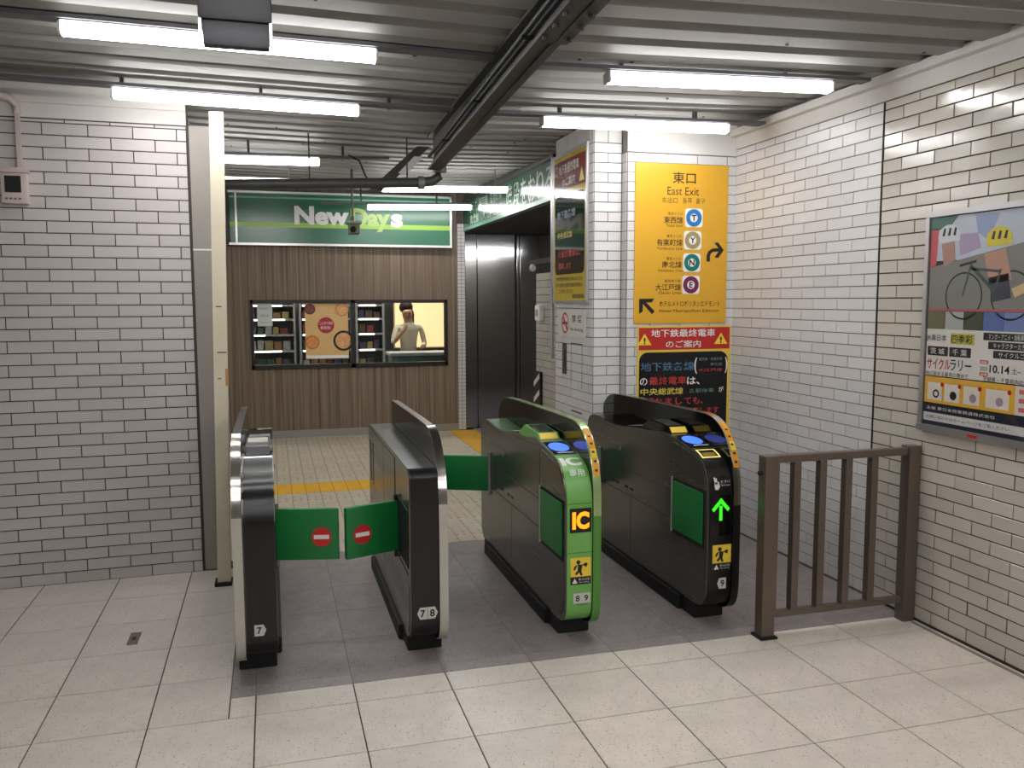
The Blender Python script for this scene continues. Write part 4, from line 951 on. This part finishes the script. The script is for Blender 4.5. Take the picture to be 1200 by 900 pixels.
# ------------------------------------------------------------------ shop interior behind the glass
M_INT = mat('shop_inner', (150, 150, 150), .7)
sb = MB(); sb.box(-1.0, 3.0, 13.6, 13.7, -.02, 2.9); sb.box(-1.0, -.9, YS + .12, 13.6, -.02, 2.9); sb.box(2.9, 3.0, 10.86, 13.6, -.02, 2.9); sb.box(-1.0, 3.0, YS + .12, 13.6, 2.60, 2.7)
struct(sb.build('wall_shop_inner', M_INT))
M_STRIP = mat('shelf_light', (255, 246, 225), .5, emit=5.0); M_SHELF = mat('shelf_grey', (176, 178, 180), .5)
PACK = [mat('pack_%d' % i, c, .45) for i, c in enumerate(((120, 62, 54), (150, 134, 84), (66, 84, 70), (74, 66, 92), (160, 156, 150), (66, 78, 98), (136, 100, 72), (84, 68, 58)))]
def shelf_unit(x0, x1, y, lab):
    t = thing('shelf_unit', lab, 'shelf', ((x0 + x1) / 2, y + .2, 0), 'shop shelves behind the glass')
    MB().box(x0, x1, y + .36, y + .40, 0, 1.85).build('back_panel', M_SHELF, t)
    for x in (x0, x1 - .03): MB().box(x, x + .03, y, y + .36, 0, 1.85).build('upright', M_SHELF, t)
    for i, z in enumerate((.45, .72, .95, 1.18, 1.40, 1.60, 1.82)):
        s = MB().box(x0 + .03, x1 - .03, y, y + .36, z - .025, z).build('shelf', M_SHELF, t)
        if z > .9: MB().box(x0 + .05, x0 + .05 + (x1 - x0 - .1) * random.uniform(.45, .95), y - .008, y, z - .022, z - .002).build('strip_light', M_STRIP, s)
        if z < 1.8:
            x = x0 + .05
            while x < x1 - .14:
                w = random.uniform(.07, .11); h = random.uniform(.08, .15)
                tag(MB().box(x, x + w, y + .04, y + .20, z + .001, z + h, .006).build('snack_pack', random.choice(PACK), loc=(x + w / 2, y + .12, z)), 'small packet on a shop shelf seen through the window', 'packet', 'packets on the shop shelves')
                x += w + .02
shelf_unit(-.55, .35, 12.6, 'shop shelf seen behind the left end of the window'); shelf_unit(.40, 1.15, 12.6, 'shop shelf seen beside the window mullion'); shelf_unit(1.20, 1.62, 12.6, 'shop shelf seen left of the warm lit corner')
wp = thing('light_wall_panel', 'warm glowing wall panel at the right end of the shop window', 'light panel', (2.3, 12.9, .9))
MB().box(1.82, 2.88, 12.9, 12.95, .95, 1.95, .01).build('panel', mat('warm_panel', (255, 206, 150), .5, emit=1.0), wp); MB().box(1.80, 2.9, 12.95, 12.98, .93, 1.97).build('panel_frame', M_SHELF, wp)
ct = thing('shop_counter', 'pale counter at the lower right behind the shop window', 'counter', (2.2, 11.6, 0))
MB().box(1.55, 2.85, 11.35, 11.75, 0, .92).build('cabinet', mat('counter_teal', (120, 144, 140), .5), ct); MB().box(1.52, 2.88, 11.30, 11.80, .92, .96, .006).build('top', M_WHITE, ct)
for x, y in ((.3, 11.6), (1.9, 11.9)):
    t = thing('shop_lamp', 'flat ceiling lamp inside the shop', 'lamp', (x, y, 2.56), 'ceiling lamps inside the shop')
    MB().box(x - .3, x + .3, y - .12, y + .12, 2.55, 2.60, .01).build('tray', M_LHOUSE, t); MB().box(x - .28, x + .28, y - .10, y + .10, 2.545, 2.55).build('diffuser', mat('shop_lamp', (255, 244, 226), .5, emit=34.0), t)
# shop assistant
def person():
    px, py = 1.90, 12.15
    J = {'pel': (0, 0, .88, .13), 'bel': (0, 0, 1.02, .12), 'che': (0, -.02, 1.20, .135), 'nk': (0, -.03, 1.36, .055), 'hd': (-.02, -.05, 1.44, .078), 'ht': (-.03, -.06, 1.55, .085),
         'ls': (-.17, -.02, 1.29, .055), 'le': (-.24, -.12, 1.06, .044), 'lh': (-.12, -.28, 1.22, .034), 'lf': (-.06, -.24, 1.33, .026), 'rs': (.17, -.02, 1.29, .055), 're': (.23, -.03, 1.03, .044), 'rh': (.16, -.22, 1.0, .034), 'rf': (.12, -.30, .99, .026),
         'lk': (-.09, -.01, .48, .075), 'la': (-.09, .02, .09, .05), 'lt': (-.09, -.11, .04, .04), 'rk': (.09, -.01, .48, .075), 'ra': (.09, .02, .09, .05), 'rt': (.09, -.11, .04, .04)}
    E_ = [('pel', 'bel'), ('bel', 'che'), ('che', 'nk'), ('nk', 'hd'), ('hd', 'ht'), ('che', 'ls'), ('ls', 'le'), ('le', 'lh'), ('lh', 'lf'), ('che', 'rs'), ('rs', 're'), ('re', 'rh'), ('rh', 'rf'), ('pel', 'lk'), ('lk', 'la'), ('la', 'lt'), ('pel', 'rk'), ('rk', 'ra'), ('ra', 'rt')]
    K = list(J); me = bpy.data.meshes.new('person'); me.from_pydata([J[k][:3] for k in K], [(K.index(a), K.index(b)) for a, b in E_], [])
    o = bpy.data.objects.new('person_rig', me); COL.objects.link(o); sk = o.modifiers.new('skin', 'SKIN'); su = o.modifiers.new('sub', 'SUBSURF'); su.levels = 2
    for i, k in enumerate(K): d = me.skin_vertices[0].data[i]; d.radius = (J[k][3], J[k][3] * .85); d.use_root = (k == 'pel')
    bpy.context.view_layer.update(); dg = bpy.context.evaluated_depsgraph_get(); body = bpy.data.meshes.new_from_object(o.evaluated_get(dg)); bpy.data.objects.remove(o)
    for m in (mat('skin', (206, 160, 132), .5), mat('shirt', (240, 230, 206), .7), mat('trousers', (40, 42, 50), .7)): body.materials.append(m)
    for p in body.polygons:
        c = p.center; p.use_smooth = True
        hand = c.y < -.19 and c.z < 1.40
        p.material_index = 0 if (c.z > 1.345 and abs(c.x) < .13) or hand else (1 if c.z > .86 else 2)
    b = bpy.data.objects.new('person', body); COL.objects.link(b); b.location = (px, py, 0); ORG[b.name] = Vector((px, py, 0))
    tag(b, 'person with dark hair and a pale shirt, hand raised to the face, inside the shop', 'person')
    hm = MB(); hm.ball((px - .03, py - .005, 1.56), .100, .092, .095); hm.ball((px + .02, py + .04, 1.44), .075, .06, .12); hm.ball((px + .06, py + .02, 1.38), .03, .03, .10)
    hm.build('hair', mat('hair_dark', (44, 34, 28), .6), b, smooth=True)
    for s in (-1, 1): MB().ball((px - .03 + s * .03, py - .135, 1.475), .011, .006, .007).build('eye', M_INK, b)
    MB().ball((px - .03, py - .142, 1.45), .011, .016, .020).build('nose', mat('skin', (206, 160, 132), .5), b, smooth=True); MB().ball((px - .03, py - .130, 1.415), .022, .006, .006).build('mouth', mat('lip', (160, 80, 74), .5), b)
person()

# ------------------------------------------------------------------ framed poster on the right wall
rf = Face((XR - .006, 3.555, 2.078), (0, -1, 0), (0, 0, -1), .78, 1.078, (0, 0, 78, 107.8))
rp = thing('framed_poster', 'aluminium framed cycling event poster on the right tiled wall', 'poster', rf.at(.39, 1.078))
rf.rectm(.5, .5, 77.5, 107.3, .012, .011).build('backing', M_INK, rp); rf.o = rf.o + rf.n * .012
for a, d in (((0, 0, 78, 2.6), .016), ((0, 104.6, 78, 107.8), .020), ((0, 2.6, 2.4, 104.6), .012), ((75.6, 2.6, 78, 104.6), .012)): rf.rectm(*a, d, d + .011).build('frame_bar', M_ALU, rp)
rf.rectm(33, 105.6, 39, 107, .0205).build('red_label', M_RED, rp)
pc = lambda nme, m, *a, d=.001, par=None: rf.rectm(*a, d).build(nme, m, par or rp)
pm = lambda n_, c: mat('poster_' + n_, c, .35, var=.04, nscale=9)
sky = pc('picture_sky', pm('sky', (196, 204, 220)), 3, 3, 75, 24)
rd = rf.plate([rf.uv(3, 27), rf.uv(75, 15), rf.uv(75, 47.5), rf.uv(3, 47.5)], .0014).build('picture_road', pm('road', (134, 134, 128)), rp)
for pts, c in (([(3, 3), (20, 3), (14, 9), (3, 9)], (70, 120, 104)), ([(3, 9), (8, 8), (7, 26), (3, 27)], (204, 84, 90)), ([(60, 3), (75, 3), (75, 14), (58, 13)], (206, 92, 84)), ([(60, 13.5), (75, 13), (75, 18), (60, 18)], (236, 200, 80)), ([(30, 4), (44, 4), (38, 16), (32, 12)], (150, 168, 208)), ([(20, 12), (32, 12), (34, 19), (22, 22)], (176, 160, 190))):
    rf.plate([rf.uv(*p) for p in pts], .0018).build('picture_patch', pm('patch%d' % c[0], c), rp)
def picture_bike():
    bk = rf.disc(25, 41, .112, .0022, 36, .104).build('picture_wheel', M_INK, rp)
    for p in ([(25, 41), (24, 41), (28.5, 25.5), (29.7, 25.5)], [(28.6, 28.2), (29.4, 26.6), (43, 38), (42, 39.4)], [(42, 39.4), (43.2, 39.2), (46.5, 29), (45.4, 29)], [(29, 29), (29.3, 27.8), (46, 29.6), (46, 30.8)]):
        rf.plate([rf.uv(*q) for q in p], .0026).build('picture_frame_tube', pm('bikegrey', (70, 84, 84)), rp)
    rf.plate([rf.uv(*q) for q in ((22, 26.2), (32, 24.4), (32, 25.6), (22, 27.4))], .0028).build('picture_handlebar', M_INK, rp)
    rf.disc(52, 41, .112, .0022, 36, .104).build('picture_wheel', M_INK, rp)
    for (x, y, r, c) in ((14.5, 12.5, .062, (216, 220, 226)), (44, 16, .066, (226, 208, 60))):   # two helmets, no riders
        rf.plate([rf.uv(x + 100 * r * math.cos(a) * 1.1, y + 100 * r * math.sin(a) * .9) for a in [math.pi * (1 + k / 12) for k in range(13)]] + [rf.uv(x + 7, y + 2.4), rf.uv(x - 6, y + 2.8)], .0030).build('picture_helmet', pm('helmet%d' % c[2], c), rp)
        for k in (-3.4, 0, 3.4): rf.plate([rf.uv(x + k - .8, y - .4), rf.uv(x + k + .2, y - 4), rf.uv(x + k + 1.4, y - 3.8), rf.uv(x + k + .8, y - .2)], .0034).build('picture_vent', M_INK, rp)
    for pts, c in (([(36, 22), (48, 20), (52, 34), (40, 36)], (196, 150, 130)), ([(39, 33), (50, 31), (52, 42), (42, 44)], (60, 66, 84)), ([(10, 16), (18, 15), (19, 24), (12, 27)], (180, 140, 122)), ([(52, 38), (68, 32), (70, 35), (54, 42)], (220, 190, 140))):
        rf.plate([rf.uv(*p) for p in pts], .0024).build('picture_patch', pm('patch%d' % c[0], c), rp)
picture_bike()
for i, c in enumerate(((112, 110, 78), (176, 180, 176), (70, 78, 58), (92, 116, 176))): pc('picture_strip', pm('strip%d' % i, c), 3 + 11.5 * i, 48.5, 14.3 + 11.5 * i, 57, d=.0022)
pc('picture_strip', pm('strip9', (120, 140, 190)), 49, 48.5, 75, 57, d=.0022)
rf.plate([rf.uv(3, 47.2), rf.uv(75, 47.2), rf.uv(75, 48.3), rf.uv(3, 48.3)], .003).build('pink_line', pm('pink', (190, 90, 100)), rp)
wb_ = pc('white_area', pm('white', (232, 228, 222)), 3, 57, 75, 80, d=.0016)
pt_ = lambda s, x, y, w, h, m, b=.0: text(s, rf, x, y, w, h, m, rp, d=.0038, bold=b)
pt_('JR東日本', 9.5, 61.5, 13, 3.6, M_INK)
pc('title_patch', pm('lime', (206, 200, 70)), 18.5, 58.8, 33, 64, d=.0024); pt_('四季彩', 25.5, 61.4, 13, 4, M_INK, .04)
for x in (4, 18): pc('name_patch', M_INK, x, 65.5, x + 13.2, 70, d=.0024)
pt_('茨 城', 10.5, 67.8, 9, 3, M_WHITE); pt_('千 葉', 24.5, 67.8, 9, 3, M_WHITE)
pt_('サイクル', 11.5, 74, 15, 5.4, mat('ink_crimson', (190, 40, 50), .4), .05); pt_('ラリー', 25.5, 74, 13, 5.4, M_INK, .05); pt_('秋に染まる最高の舞台で', 17, 78.8, 27, 2.2, M_INK)
for i, (s, x) in enumerate((('マンガ・アニメ・自転車をめぐる', 40), ('キャラクターたちとたどる', 43), ('サイクルコースの旅', 46))): pc('title_bar', M_INK, x - 2, 57.8 + 4 * i, 74, 61.2 + 4 * i, d=.0024); pt_(s, x + 14, 59.5 + 4 * i, 26, 2.5, M_WHITE)
for y, s in ((71.4, '開催'), (77, '会場')): pc('pink_tab', pm('tab', (220, 120, 120)), 36.8, y - 1.0, 41.6, y + .8, d=.0024); pt_(s, 39.2, y, 3.4, 1.2, M_WHITE)
pt_('2023', 39.2, 74.4, 4.2, 1.8, M_INK); pt_('10.14', 48, 74.1, 11, 3.6, M_INK, .02); pt_('土~', 57, 74.2, 5, 2.6, M_INK); pt_('茨城県・千葉県内の', 50, 79, 22, 2.4, M_INK)
pc('amber_area', pm('amber', (238, 186, 66)), 3, 80.5, 57, 93.5, d=.0018)
pc('side_area', pm('side', (232, 226, 218)), 57, 80.5, 75, 93.5, d=.0018)
for i, x in enumerate((5, 16, 28, 41)):
    w_ = 9.5 if i < 3 else 13; pc('card', pm('card', (236, 228, 218)), x, 83.4, x + w_, 92, d=.0024)
    rf.disc(x + w_, 84, .011, .0030).build('red_dot', M_RED, rp); rf.disc(x + w_ * .6, 88.8, .021, .0030, 20, .012 if i == 0 else 0).build('card_mark', M_INK if i < 2 else pm('mark', (176, 160, 170)), rp)
for i in range(3): pc('pink_tab', pm('tab2', (226, 120, 120)), 59, 82 + 4 * i, 66, 84 + 4 * i, d=.0024)
pc('dark_band', pm('band', (40, 44, 56)), 3, 94, 75, 98.4, d=.0018); pc('pale_band', pm('pale', (222, 222, 220)), 3, 98.4, 75, 102.5, d=.0018); pc('dark_band', pm('band', (40, 44, 56)), 3, 102.5, 75, 104.5, d=.0018)
pt_('主催 東日本旅客鉄道株式会社', 26, 96, 42, 1.6, M_WHITE); pt_('お問い合わせはホームページをご覧ください', 30, 100.4, 50, 1.6, M_INK)
rf.rectm(2.5, 2.7, 75.5, 104.5, .0075, .002).build('cover_sheet', glass('cover_sheet', (.97, .97, .97), .05), rp)

# worn patch and drain marks on the cream floor
st = thing('floor_label', 'small dark rectangular mark set in the cream floor tiles at left', 'floor mark', (-.70, 4.40, 0))
MB().box(-.715, -.665, 4.33, 4.49, 0, .0012).build('plate', mat('label_grey', (120, 112, 100), .6), st); MB().box(-.70, -.68, 4.39, 4.43, .0012, .0018).build('mark', M_INK, st)
flush_texts()
